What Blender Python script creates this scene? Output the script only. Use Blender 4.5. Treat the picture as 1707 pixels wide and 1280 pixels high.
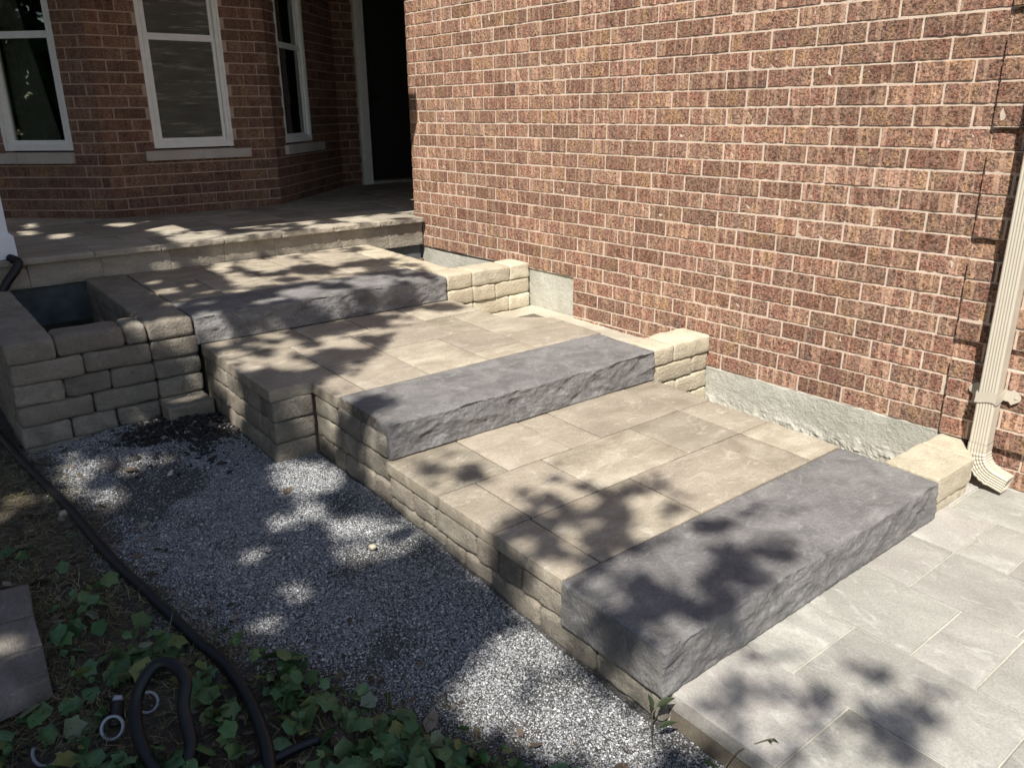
import bpy, bmesh, math, random
import numpy as np
from mathutils import Vector, Matrix, noise

random.seed(7)
rng = np.random.default_rng(11)
R = math.radians
scene = bpy.context.scene
for o in list(bpy.data.objects):
    bpy.data.objects.remove(o)
COL = scene.collection

# ---------------------------------------------------------------- camera
CAM_POS = Vector((-1.37623696, -1.09932363, 1.46857736))
PITCH, YAW, ROLL = R(-18.93841456), R(38.64431093), R(-0.62146888)
F_PX = 1328.743
cd = bpy.data.cameras.new('camera')
cam = bpy.data.objects.new('camera', cd)
COL.objects.link(cam)
_f = Vector((math.sin(YAW) * math.cos(PITCH), math.cos(YAW) * math.cos(PITCH), math.sin(PITCH)))
_r = Vector((math.cos(YAW), -math.sin(YAW), 0))
_u = _r.cross(_f)
_r2 = _r * math.cos(ROLL) + _u * math.sin(ROLL)
_u2 = _u * math.cos(ROLL) - _r * math.sin(ROLL)
m = Matrix((_r2, _u2, -_f)).transposed().to_4x4()
m.translation = CAM_POS
cam.matrix_world = m
cd.sensor_width = 36.0
cd.lens = F_PX / 1707 * 36
cd.clip_start = 0.05
cd.clip_end = 500
scene.camera = cam

# ---------------------------------------------------------------- light
SUN = Vector((1.0, 0.72, -1.6)).normalized()          # direction the light travels
world = bpy.data.worlds.new('World')
scene.world = world
world.use_nodes = True
wn = world.node_tree
for n in list(wn.nodes):
    wn.nodes.remove(n)
sky = wn.nodes.new('ShaderNodeTexSky')
sky.sky_type = 'NISHITA'
sky.sun_disc = False
sky.sun_elevation = math.asin(-SUN.z)
sky.sun_rotation = math.atan2(-SUN.x, -SUN.y)
bgn = wn.nodes.new('ShaderNodeBackground')
bgn.inputs['Strength'].default_value = 0.084
wo = wn.nodes.new('ShaderNodeOutputWorld')
wn.links.new(sky.outputs[0], bgn.inputs[0])
wn.links.new(bgn.outputs[0], wo.inputs[0])
sd = bpy.data.lights.new('sun', 'SUN')
sd.energy = 5.0
sd.angle = R(0.53)
sd.color = (1.0, 0.955, 0.88)
sun = bpy.data.objects.new('sun', sd)
COL.objects.link(sun)
sun.rotation_euler = SUN.to_track_quat('-Z', 'Y').to_euler()
sun.location = (-6, -6, 9)
scene.view_settings.view_transform = 'Standard'
scene.view_settings.look = 'None'
scene.view_settings.gamma = 1
scene.view_settings.use_curve_mapping = False
scene.view_settings.exposure = 0.6

# ---------------------------------------------------------------- node helpers
def new_mat(name):
    mt = bpy.data.materials.new(name)
    mt.use_nodes = True
    nt = mt.node_tree
    for n in list(nt.nodes):
        nt.nodes.remove(n)
    out = nt.nodes.new('ShaderNodeOutputMaterial')
    b = nt.nodes.new('ShaderNodeBsdfPrincipled')
    nt.links.new(b.outputs[0], out.inputs['Surface'])
    return mt, nt, b

class NG:
    """short-hand for node building"""
    def __init__(self, nt):
        self.nt = nt
    def n(self, t, **k):
        nd = self.nt.nodes.new('ShaderNode' + t)
        for a, v in k.items():
            setattr(nd, a, v)
        return nd
    def put(self, sock, v):
        if isinstance(v, bpy.types.NodeSocket):
            self.nt.links.new(v, sock)
        elif v is not None:
            sock.default_value = v
    def pos(self, scale=(1, 1, 1)):
        g = self.n('NewGeometry')
        if scale == (1, 1, 1):
            return g.outputs['Position']
        v = self.n('VectorMath', operation='MULTIPLY')
        self.put(v.inputs[0], g.outputs['Position'])
        v.inputs[1].default_value = scale
        return v.outputs[0]
    def noise(self, vec, scale, detail=4, rough=0.55, dist=0.0):
        t = self.n('TexNoise')
        self.put(t.inputs['Vector'], vec)
        t.inputs['Scale'].default_value = scale
        t.inputs['Detail'].default_value = detail
        t.inputs['Roughness'].default_value = rough
        t.inputs['Distortion'].default_value = dist
        return t.outputs[0]
    def vor(self, vec, scale, feature='F1', out='Distance', rnd=1.0):
        t = self.n('TexVoronoi', feature=feature)
        self.put(t.inputs['Vector'], vec)
        t.inputs['Scale'].default_value = scale
        t.inputs['Randomness'].default_value = rnd
        return t.outputs[out]
    def ramp(self, fac, stops, interp='LINEAR'):
        r = self.n('ValToRGB')
        r.color_ramp.interpolation = interp
        e = r.color_ramp.elements
        while len(e) < len(stops):
            e.new(0.5)
        for i, (p, c) in enumerate(stops):
            e[i].position = p
            if isinstance(c, (int, float)):
                c = (c, c, c)
            e[i].color = (*c, 1)
        self.put(r.inputs[0], fac)
        return r.outputs[0]
    def mix(self, fac, a, b, mode='MIX'):
        x = self.n('MixRGB', blend_type=mode)
        self.put(x.inputs[0], fac)
        for s, v in ((x.inputs[1], a), (x.inputs[2], b)):
            if isinstance(v, tuple):
                v = (*v, 1) if len(v) == 3 else v
            self.put(s, v)
        return x.outputs[0]
    def math(self, op, a, b=None, clamp=False):
        x = self.n('Math', operation=op, use_clamp=clamp)
        self.put(x.inputs[0], a)
        if b is not None:
            self.put(x.inputs[1], b)
        return x.outputs[0]
    def bump(self, h, strength, dist, nrm=None):
        b = self.n('Bump')
        b.inputs['Strength'].default_value = strength
        b.inputs['Distance'].default_value = dist
        self.put(b.inputs['Height'], h)
        if nrm is not None:
            self.put(b.inputs['Normal'], nrm)
        return b.outputs[0]
    def rnd(self):
        """one random number per object, shifted by the per-piece attribute of joined meshes"""
        oi = self.n('ObjectInfo').outputs['Random']
        at = self.n('Attribute', attribute_name='piece')
        return self.math('FRACT', self.math('ADD', oi, at.outputs['Fac']))

# ---------------------------------------------------------------- materials
def stone_mat(name, lo, mid, hi, scuff=(0.5, 0.48, 0.45), scuff_amt=0.35, vary=0.35, bump=0.5, streak=(3, 3, 3), rough=0.85, pits=0.5, warm=None):
    mt, nt, b = new_mat(name)
    g = NG(nt)
    P = g.pos()
    rv = g.rnd()
    off = g.n('VectorMath', operation='ADD')
    g.put(off.inputs[0], g.pos(streak))
    cv = g.n('CombineXYZ')
    g.put(cv.inputs[0], g.math('MULTIPLY', rv, 31.0))
    g.put(cv.inputs[1], g.math('MULTIPLY', rv, 17.0))
    g.put(off.inputs[1], cv.outputs[0])
    big = g.noise(off.outputs[0], 1.0, 6, 0.6, 0.7)
    c = g.ramp(big, [(0.3, lo), (0.5, mid), (0.68, hi)])
    # each piece a little lighter or darker, warmer or cooler
    vr = g.ramp(rv, [(0.0, 1 - vary), (0.5, 1.0), (1.0, 1 + vary * 0.6)])
    c = g.mix(1.0, c, vr, 'MULTIPLY')
    if warm:
        r2 = g.math('FRACT', g.math('MULTIPLY', rv, 7.13))
        c = g.mix(g.math('MULTIPLY', r2, 0.55), c, warm)
    fine = g.noise(P, 140, 4, 0.7)
    c = g.mix(0.5, c, g.ramp(fine, [(0.3, 0.62), (0.7, 1.3)]), 'MULTIPLY')
    sc = g.math('MULTIPLY', g.ramp(g.noise(off.outputs[0], 2.6, 9, 0.72, 1.2), [(0.54, 0.0), (0.72, 1.0)]), scuff_amt)
    c = g.mix(sc, c, scuff)
    g.put(b.inputs['Base Color'], c)
    b.inputs['Roughness'].default_value = rough
    b.inputs['Specular IOR Level'].default_value = 0.3
    h1 = g.noise(off.outputs[0], 9, 8, 0.65)
    n1 = g.bump(h1, bump, 0.02)
    h2 = g.noise(P, 260, 3, 0.6)
    n2 = g.bump(h2, pits, 0.0025, n1)
    g.put(b.inputs['Normal'], n2)
    return mt

M = {}
M['slab'] = stone_mat('charcoal_slab', (0.145, 0.139, 0.135), (0.202, 0.194, 0.188), (0.268, 0.258, 0.25), scuff=(0.5, 0.49, 0.48), scuff_amt=0.4, vary=0.06, bump=0.55, streak=(7, 9, 8), pits=1.0)
M['paver'] = stone_mat('landing_paver', (0.235, 0.2, 0.148), (0.34, 0.297, 0.225), (0.45, 0.402, 0.315), scuff=(0.62, 0.58, 0.49), scuff_amt=0.5, vary=0.26, bump=0.45, streak=(4, 7, 5), warm=(0.345, 0.29, 0.235))
M['drive'] = stone_mat('driveway_paver', (0.265, 0.258, 0.226), (0.345, 0.338, 0.298), (0.43, 0.422, 0.375), scuff=(0.6, 0.6, 0.56), scuff_amt=0.5, vary=0.2, bump=0.2, streak=(5, 3, 5), warm=(0.35, 0.315, 0.295))
M['porch_paver'] = stone_mat('porch_paver', (0.27, 0.235, 0.185), (0.36, 0.32, 0.255), (0.44, 0.4, 0.325), scuff=(0.6, 0.55, 0.45), scuff_amt=0.35, vary=0.25, bump=0.4, streak=(2, 7, 5))
M['wallstone'] = stone_mat('tumbled_wall_stone', (0.2, 0.18, 0.148), (0.3, 0.272, 0.222), (0.4, 0.362, 0.3), scuff=(0.62, 0.56, 0.45), scuff_amt=0.35, vary=0.32, bump=0.9, streak=(8, 8, 10), pits=1.4, warm=(0.36, 0.3, 0.24))
M['wallstone_pale'] = stone_mat('pale_tumbled_stone', (0.44, 0.385, 0.28), (0.56, 0.5, 0.375), (0.66, 0.6, 0.46), scuff=(0.72, 0.67, 0.54), scuff_amt=0.4, vary=0.16, bump=0.55, streak=(7, 7, 9), pits=0.9, warm=(0.5, 0.42, 0.3))
M['riser'] = stone_mat('riser_tile', (0.23, 0.2, 0.16), (0.32, 0.285, 0.23), (0.4, 0.36, 0.295), scuff=(0.52, 0.47, 0.38), scuff_amt=0.3, vary=0.25, bump=0.5, streak=(4, 4, 7))
M['sand'] = stone_mat('joint_sand', (0.1, 0.085, 0.065), (0.14, 0.12, 0.09), (0.18, 0.155, 0.12), vary=0.0, bump=0.2, scuff_amt=0.2)
M['sand_pale'] = stone_mat('pale_joint_sand', (0.36, 0.35, 0.3), (0.44, 0.425, 0.365), (0.52, 0.5, 0.43), vary=0.0, bump=0.2, scuff_amt=0.2)
M['fill'] = stone_mat('levelling_sand', (0.33, 0.29, 0.22), (0.42, 0.38, 0.3), (0.5, 0.46, 0.37), vary=0.0, bump=0.3, scuff_amt=0.2)
M['sill'] = stone_mat('concrete_sill', (0.42, 0.38, 0.33), (0.5, 0.46, 0.4), (0.56, 0.52, 0.46), vary=0.05, bump=0.25, scuff_amt=0.2)

def concrete_mat():
    mt, nt, b = new_mat('foundation_concrete')
    g = NG(nt)
    P = g.pos()
    big = g.noise(P, 4, 6, 0.6, 0.5)
    c = g.ramp(big, [(0.3, (0.36, 0.35, 0.3)), (0.5, (0.46, 0.445, 0.38)), (0.7, (0.55, 0.535, 0.47))])
    c = g.mix(0.6, c, g.ramp(g.noise(P, 60, 5, 0.7), [(0.35, 0.85), (0.65, 1.08)]), 'MULTIPLY')
    g.put(b.inputs['Base Color'], c)
    b.inputs['Roughness'].default_value = 0.9
    n1 = g.bump(g.noise(P, 14, 8, 0.7, 0.4), 0.6, 0.02)
    g.put(b.inputs['Normal'], g.bump(g.noise(P, 110, 4, 0.7), 0.6, 0.006, n1))
    return mt
M['concrete'] = concrete_mat()

def brick_mat(name, dark=1.0, stripe_amt=0.6, bump=1.0):
    mt, nt, b = new_mat(name)
    g = NG(nt)
    P = g.pos()
    rv = g.rnd()
    cv = g.n('CombineXYZ')
    g.put(cv.inputs[0], g.math('MULTIPLY', rv, 37.0))
    g.put(cv.inputs[1], g.math('MULTIPLY', rv, 91.0))
    g.put(cv.inputs[2], g.math('MULTIPLY', rv, 53.0))
    def shifted(scale):
        a = g.n('VectorMath', operation='ADD')
        g.put(a.inputs[0], g.pos(scale))
        g.put(a.inputs[1], cv.outputs[0])
        return a.outputs[0]
    d = dark
    pal = g.ramp(rv, [(0.0, (0.28 * d, 0.165 * d, 0.12 * d)), (0.22, (0.37 * d, 0.23 * d, 0.16 * d)), (0.42, (0.31 * d, 0.195 * d, 0.155 * d)),
                      (0.58, (0.38 * d, 0.27 * d, 0.2 * d)), (0.75, (0.35 * d, 0.2 * d, 0.14 * d)), (0.9, (0.29 * d, 0.215 * d, 0.17 * d)), (1.0, (0.43 * d, 0.25 * d, 0.16 * d))])
    # broad colour patches inside a brick: ochre, grey-violet, red
    pch = g.noise(shifted((11, 11, 6)), 1.0, 3, 0.6)
    patch = g.ramp(pch, [(0.28, (0.24 * d, 0.205 * d, 0.18 * d)), (0.42, (0.36 * d, 0.175 * d, 0.12 * d)), (0.52, (0.37 * d, 0.25 * d, 0.19 * d)), (0.66, (0.54 * d, 0.34 * d, 0.18 * d)), (0.78, (0.28 * d, 0.24 * d, 0.18 * d))])
    c = g.mix(0.6, pal, patch)
    # smooth vertical drag stripes
    stf = g.ramp(g.noise(shifted((38, 38, 1.5)), 1.0, 2, 0.5), [(0.56, 0.0), (0.6, 1.0)])
    stripe = g.math('MULTIPLY', stf, stripe_amt)
    c = g.mix(stripe, c, (0.46 * d, 0.32 * d, 0.235 * d))
    # rugged bark texture; the shadows in its pits are put into the colour
    bark = g.noise(shifted((85, 85, 110)), 1.0, 7, 0.72, 0.8)
    pit_shade = g.ramp(bark, [(0.38, 0.12), (0.46, 0.78), (0.6, 1.2), (0.7, 1.5)])
    c = g.mix(0.9, c, pit_shade, 'MULTIPLY')
    c = g.mix(1.0, c, g.ramp(g.math('FRACT', g.math('MULTIPLY', rv, 5.31)), [(0.0, 0.82), (0.5, 1.06), (1.0, 1.25)]), 'MULTIPLY')
    c = g.mix(1.0, c, (0.96, 0.885, 0.84), 'MULTIPLY')
    fine = g.noise(P, 420, 2, 0.6)
    c = g.mix(0.4, c, g.ramp(fine, [(0.3, 0.65), (0.7, 1.35)]), 'MULTIPLY')
    g.put(b.inputs['Base Color'], c)
    b.inputs['Roughness'].default_value = 0.85
    b.inputs['Specular IOR Level'].default_value = 0.3
    hgt = g.mix(g.math('MULTIPLY', stf, 0.75), bark, (0.55, 0.55, 0.55))
    hgt2 = g.ramp(hgt, [(0.32, 0.0), (0.5, 0.75), (0.75, 1.0)])
    n1 = g.bump(hgt2, bump, 0.009)
    g.put(b.inputs['Normal'], g.bump(fine, 0.3, 0.0015, n1))
    return mt
M['brick'] = brick_mat('rugged_brick')
M['brick_house'] = brick_mat('rugged_brick_shaded', dark=0.66, stripe_amt=0.3, bump=0.7)  # darker copy of the wall brick; porch shade is put into its colour

def simple(name, col, rough=0.6, metal=0.0, bump=0.0, bscale=80, var=0.12, spec=0.5, vscale=12):
    mt, nt, b = new_mat(name)
    g = NG(nt)
    P = g.pos()
    c = g.mix(1.0, col, g.ramp(g.noise(P, vscale, 5, 0.6), [(0.3, 1 - var), (0.7, 1 + var)]), 'MULTIPLY')
    g.put(b.inputs['Base Color'], c)
    b.inputs['Roughness'].default_value = rough
    b.inputs['Metallic'].default_value = metal
    b.inputs['Specular IOR Level'].default_value = spec
    if bump:
        g.put(b.inputs['Normal'], g.bump(g.noise(P, bscale, 4, 0.65), bump, 0.004))
    return mt
M['mortar'] = simple('mortar', (0.58, 0.47, 0.375), 0.95, bump=0.6, bscale=120, var=0.14, vscale=25)
M['mortar_house'] = simple('mortar_house', (0.46, 0.34, 0.265), 0.95, bump=0.5, bscale=120, var=0.14, vscale=25)  # darker copy of the mortar, its colour dimmed for the shaded house front
M['soil'] = simple('soil', (0.085, 0.068, 0.055), 0.95, bump=1.0, bscale=45, var=0.45)
M['dark_soil'] = simple('dark_soil', (0.035, 0.033, 0.032), 0.95, bump=1.0, bscale=60, var=0.4)
M['spout'] = simple('painted_aluminium', (0.5, 0.455, 0.37), 0.42, var=0.04, bump=0.04, bscale=30)
M['white'] = simple('white_vinyl', (0.84, 0.84, 0.79), 0.4, var=0.06, bump=0.03)
M['white_post'] = simple('white_painted_post', (0.78, 0.8, 0.83), 0.4, var=0.03)
M['black'] = simple('black_plastic', (0.007, 0.007, 0.009), 0.5, var=0.3, bump=0.15, bscale=60)
M['ring'] = simple('pale_plastic', (0.34, 0.37, 0.42), 0.5, var=0.15)
M['soffit'] = simple('soffit', (0.3, 0.27, 0.23), 0.7)
M['door'] = simple('dark_door', (0.022, 0.022, 0.022), 0.6, var=0.1)
M['room'] = simple('dark_room_box', (0.03, 0.028, 0.026), 0.9)
M['curtain'] = simple('curtain', (0.5, 0.48, 0.43), 0.9, var=0.12, vscale=20)
M['blind'] = simple('insect_screen_cloth', (0.06, 0.06, 0.055), 0.9, var=0.3, vscale=30)
M['bark'] = simple('bark', (0.1, 0.075, 0.055), 0.9, bump=1.0, bscale=20, var=0.3)
M['stem'] = simple('stem', (0.09, 0.075, 0.04), 0.7, var=0.3)
M['tag'] = simple('paper_tag', (0.55, 0.53, 0.48), 0.8, var=0.1)

def glass_mat():
    mt = bpy.data.materials.new('window_glass')
    mt.use_nodes = True
    nt = mt.node_tree
    for n in list(nt.nodes):
        nt.nodes.remove(n)
    g = NG(nt)
    out = g.n('OutputMaterial')
    tr = g.n('BsdfTransparent')
    tr.inputs[0].default_value = (0.75, 0.78, 0.75, 1)
    gl = g.n('BsdfGlossy')
    gl.inputs['Roughness'].default_value = 0.02
    gl.inputs['Color'].default_value = (0.9, 0.95, 0.9, 1)
    fr = g.n('Fresnel')
    fr.inputs[0].default_value = 1.6
    mx = g.n('MixShader')
    g.put(mx.inputs[0], g.math('ADD', fr.outputs[0], 0.04))
    nt.links.new(tr.outputs[0], mx.inputs[1])
    nt.links.new(gl.outputs[0], mx.inputs[2])
    g.put(gl.inputs['Normal'], g.bump(g.noise(g.pos(), 6, 2, 0.5), 0.06, 0.01))
    nt.links.new(mx.outputs[0], out.inputs['Surface'])
    return mt
M['glass'] = glass_mat()

def screen_mat():
    mt = bpy.data.materials.new('insect_screen')
    mt.use_nodes = True
    nt = mt.node_tree
    for n in list(nt.nodes):
        nt.nodes.remove(n)
    g = NG(nt)
    out = g.n('OutputMaterial')
    tr = g.n('BsdfTransparent')
    df = g.n('BsdfDiffuse')
    # wavy grey mesh; the little light it catches is put into its colour
    wv = g.n('TexWave', wave_type='BANDS', bands_direction='Z')
    g.put(wv.inputs['Vector'], g.pos((1, 1, 1)))
    wv.inputs['Scale'].default_value = 6.0
    wv.inputs['Distortion'].default_value = 3.5
    wv.inputs['Detail'].default_value = 3
    g.put(df.inputs[0], g.ramp(g.noise(g.pos((4, 4, 40)), 1, 4, 0.6), [(0.35, (0.12, 0.115, 0.095)), (0.55, (0.19, 0.185, 0.155)), (0.68, (0.3, 0.29, 0.25))]))
    mx = g.n('MixShader')
    mx.inputs[0].default_value = 0.62
    nt.links.new(tr.outputs[0], mx.inputs[1])
    nt.links.new(df.outputs[0], mx.inputs[2])
    nt.links.new(mx.outputs[0], out.inputs['Surface'])
    return mt
M['screen'] = screen_mat()

def piece_mat(name, stops, rough=0.8, bump=0.0, bscale=200, trans=0.0, spec=0.4, noise_scale=0, veins=False):
    mt, nt, b = new_mat(name)
    g = NG(nt)
    c = g.ramp(g.rnd(), stops)
    if noise_scale:
        c = g.mix(0.6, c, g.ramp(g.noise(g.pos(), noise_scale, 3, 0.6), [(0.3, 0.6), (0.7, 1.35)]), 'MULTIPLY')
    if veins:
        tc = g.n('TexCoord')
        sb = g.n('VectorMath', operation='SUBTRACT')
        g.put(sb.inputs[0], tc.outputs['Generated'])
        sb.inputs[1].default_value = (.5, .36, 0)
        sx = g.n('SeparateXYZ')
        g.put(sx.inputs[0], sb.outputs[0])
        an = g.math('ARCTAN2', sx.outputs[0], sx.outputs[1])
        vn = g.math('ABSOLUTE', g.math('SINE', g.math('MULTIPLY', an, 3.1)))
        c = g.mix(g.ramp(vn, [(0.0, 0.55), (0.13, 0.0)]), c, (0.2, 0.26, 0.12))
    g.put(b.inputs['Base Color'], c)
    b.inputs['Roughness'].default_value = rough
    b.inputs['Specular IOR Level'].default_value = spec
    if bump:
        g.put(b.inputs['Normal'], g.bump(g.noise(g.pos(), bscale, 3, 0.6), bump, 0.003))
    return mt
M['chip'] = piece_mat('limestone_chip', [(0, (0.15, 0.153, 0.16)), (0.35, (0.26, 0.264, 0.27)), (0.8, (0.38, 0.383, 0.388)), (1, (0.68, 0.68, 0.67))], 0.85)
M['clod'] = piece_mat('dark_clod', [(0, (0.015, 0.014, 0.014)), (0.8, (0.045, 0.04, 0.037)), (0.93, (0.12, 0.11, 0.1)), (1, (0.3, 0.28, 0.25))], 0.95)
M['straw'] = piece_mat('straw', [(0, (0.05, 0.07, 0.02)), (0.3, (0.13, 0.11, 0.05)), (0.6, (0.21, 0.17, 0.09)), (0.85, (0.32, 0.27, 0.16)), (1, (0.1, 0.14, 0.03))], 0.8)
M['leaf'] = piece_mat('ivy_leaf', [(0, (0.04, 0.09, 0.03)), (0.3, (0.065, 0.135, 0.04)), (0.6, (0.075, 0.15, 0.065)), (0.85, (0.1, 0.14, 0.04)), (0.95, (0.14, 0.15, 0.04)), (1, (0.16, 0.19, 0.13))], 0.45, bump=0.3, bscale=90, noise_scale=35, veins=True)
M['backlit_leaf'] = simple('backlit_leaf', (0.028, 0.04, 0.016), 0.5, var=0.2)  # the shoots' backlit look is put into this dark leaf colour
M['crown'] = piece_mat('tree_leaf', [(0, (0.03, 0.06, 0.015)), (1, (0.07, 0.11, 0.03))], 0.55)
M['litter'] = piece_mat('leaf_litter', [(0, (0.035, 0.028, 0.02)), (0.5, (0.09, 0.065, 0.045)), (0.85, (0.16, 0.12, 0.085)), (1, (0.3, 0.27, 0.22))], 0.85)

def ground_mat():
    mt, nt, b = new_mat('ground_mix')
    g = NG(nt)
    P = g.pos()
    at = g.n('Attribute', attribute_name='gravel')
    n1 = g.noise(P, 260, 3, 0.7)
    stone = g.ramp(g.vor(P, 190, out='Color'), [(0.0, (0.035, 0.034, 0.033)), (0.6, (0.085, 0.083, 0.082)), (1.0, (0.2, 0.2, 0.2))])
    soil = g.ramp(g.noise(P, 30, 6, 0.7), [(0.3, (0.045, 0.038, 0.029)), (0.55, (0.1, 0.08, 0.058)), (0.75, (0.17, 0.136, 0.098))])
    f = g.math('ADD', at.outputs['Fac'], g.math('MULTIPLY', g.math('SUBTRACT', g.noise(P, 18, 5, 0.7), 0.5), 1.2), clamp=True)
    g.put(b.inputs['Base Color'], g.mix(f, soil, stone))
    b.inputs['Roughness'].default_value = 0.95
    g.put(b.inputs['Normal'], g.bump(g.math('ADD', n1, g.vor(P, 150)), 1.0, 0.006))
    return mt
M['ground'] = ground_mat()

# ---------------------------------------------------------------- object helpers
SY = 0.0261
def T(y):
    """the new paving falls gently towards the driveway"""
    return SY * max(-3.0, min(y, 4.6))

def tag(o, label=None, cat=None, group=None, kind=None):
    if label: o['label'] = label
    if cat: o['category'] = cat
    if group: o['group'] = group
    if kind: o['kind'] = kind
    return o

def mk(name, verts, faces, mat, parent=None, origin=None, smooth=False, piece=None, autosmooth=False):
    """ONE mesh object; verts in world space, origin = its own place"""
    V = np.asarray(verts, dtype=np.float64)
    if origin is None:
        origin = V.mean(axis=0)
    origin = np.asarray(origin, float)
    me = bpy.data.meshes.new(name)
    me.from_pydata((V - origin).tolist(), [], faces)
    me.materials.append(mat)
    if smooth:
        me.polygons.foreach_set('use_smooth', [True] * len(me.polygons))
    if piece is not None:
        a = me.attributes.new('piece', 'FLOAT', 'FACE')
        a.data.foreach_set('value', np.asarray(piece, np.float32))
    me.update()
    o = bpy.data.objects.new(name, me)
    COL.objects.link(o)
    put(o, origin, parent)
    return o

def world_loc(o):
    p = Vector(o.location)
    while o.parent:
        o = o.parent
        p = p + Vector(o.location)
    return p

def put(o, origin, parent=None):
    if parent is not None:
        o.parent = parent
        o.location = Vector(origin) - world_loc(parent)
    else:
        o.location = Vector(origin)

def empty(name, loc, label, cat, group=None):
    o = bpy.data.objects.new(name, None)
    o.empty_display_size = 0.1
    COL.objects.link(o)
    o.location = loc
    return tag(o, label, cat, group)

def grid_axis(h, r, n):
    if r <= 0:
        return list(np.linspace(-h, h, n + 1))
    r = min(r, h * 0.9)
    inner = list(np.linspace(-h + r, h - r, max(1, n) + 1))
    return [-h, -h + r * 0.35] + inner + [h - r * 0.35, h]

def block_vf(c, d, r=0.01, n=(3, 3, 2), amp=0.0, freq=12.0, seed=0.0, disp=None, tilt=True, warp=0.0):
    """a box with rounded, uneven edges; returns world verts and faces"""
    hx, hy, hz = d[0] / 2, d[1] / 2, d[2] / 2
    ax = [grid_axis(hx, r, n[0]), grid_axis(hy, r, n[1]), grid_axis(hz, r, n[2])]
    N = [len(a) for a in ax]
    idx = {}
    verts = []
    def vid(i, j, k):
        key = (i, j, k)
        if key in idx:
            return idx[key]
        p = Vector((ax[0][i], ax[1][j], ax[2][k]))
        if r > 0:
            rr = [min(r, h * 0.9) for h in (hx, hy, hz)]
            q = Vector((max(-hx + rr[0], min(hx - rr[0], p.x)), max(-hy + rr[1], min(hy - rr[1], p.y)), max(-hz + rr[2], min(hz - rr[2], p.z))))
            dd = p - q
            if dd.length > 1e-9:
                nrm = dd.normalized()
                p = q + Vector((nrm.x * rr[0], nrm.y * rr[1], nrm.z * rr[2]))
            else:
                nrm = dd
        else:
            nrm = Vector((0, 0, 0))
        if nrm.length < 1e-6:
            nrm = Vector((0, 0, 1)) if k in (0, N[2] - 1) else Vector((1, 0, 0))
        w = Vector(c) + p
        if amp:
            w = w + nrm * (noise.noise(w * freq + Vector((seed, seed * 1.7, 0))) * amp)
        if warp:
            w = w + Vector((noise.noise(w * 5 + Vector((seed, 3, 9))), noise.noise(w * 5 + Vector((8, seed, 1))), noise.noise(w * 5 + Vector((2, 7, seed))))) * warp
        if disp:
            w = disp(w, p, nrm)
        verts.append((w.x, w.y, w.z + (T(w.y) if tilt else 0.0)))
        idx[key] = len(verts) - 1
        return idx[key]
    faces = []
    for (a, b, cc) in ((0, 1, 2), (1, 2, 0), (2, 0, 1)):
        for side in (0, N[cc] - 1):
            for i in range(N[a] - 1):
                for j in range(N[b] - 1):
                    q = []
                    for (u, v) in ((i, j), (i + 1, j), (i + 1, j + 1), (i, j + 1)):
                        t = [0, 0, 0]
                        t[a], t[b], t[cc] = u, v, side
                        q.append(vid(*t))
                    if side == 0:
                        q.reverse()
                    faces.append(q)
    return verts, faces

def block(name, x0, x1, y0, y1, z0, z1, mat, parent=None, **k):
    c = ((x0 + x1) / 2, (y0 + y1) / 2, (z0 + z1) / 2)
    smooth = k.pop('smooth', True)
    v, f = block_vf(c, (x1 - x0, y1 - y0, z1 - z0), **k)
    return mk(name, v, f, mat, parent, smooth=smooth)

def box_vf(x0, x1, y0, y1, z0, z1, tilt=False):
    v = [(x, y, z + (T(y) if tilt else 0)) for z in (z0, z1) for y in (y0, y1) for x in (x0, x1)]
    f = [(0, 2, 3, 1), (4, 5, 7, 6), (0, 1, 5, 4), (2, 6, 7, 3), (0, 4, 6, 2), (1, 3, 7, 5)]
    return v, f

def box(name, x0, x1, y0, y1, z0, z1, mat, parent=None, tilt=False):
    v, f = box_vf(x0, x1, y0, y1, z0, z1, tilt)
    return mk(name, v, f, mat, parent)

def prism(name, poly, z0, z1, mat, parent=None, tilt=True, bevel=0.0):
    n = len(poly)
    ctr = np.mean(np.array(poly), axis=0)
    rings = [(z0, 0.0), (z1 - bevel, 0.0), (z1, bevel)] if bevel else [(z0, 0.0), (z1, 0.0)]
    v = []
    for z, ins in rings:
        for (x, y) in poly:
            dx, dy = ctr[0] - x, ctr[1] - y
            L = math.hypot(dx, dy) or 1
            x2, y2 = x + dx / L * ins, y + dy / L * ins
            v.append((x2, y2, z + (T(y2) if tilt else 0)))
    f = [list(range(n))[::-1]]
    for r_ in range(len(rings) - 1):
        for i in range(n):
            j = (i + 1) % n
            f.append([r_ * n + i, r_ * n + j, (r_ + 1) * n + j, (r_ + 1) * n + i])
    f.append([(len(rings) - 1) * n + i for i in range(n)])
    return mk(name, v, f, mat, parent)

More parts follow.
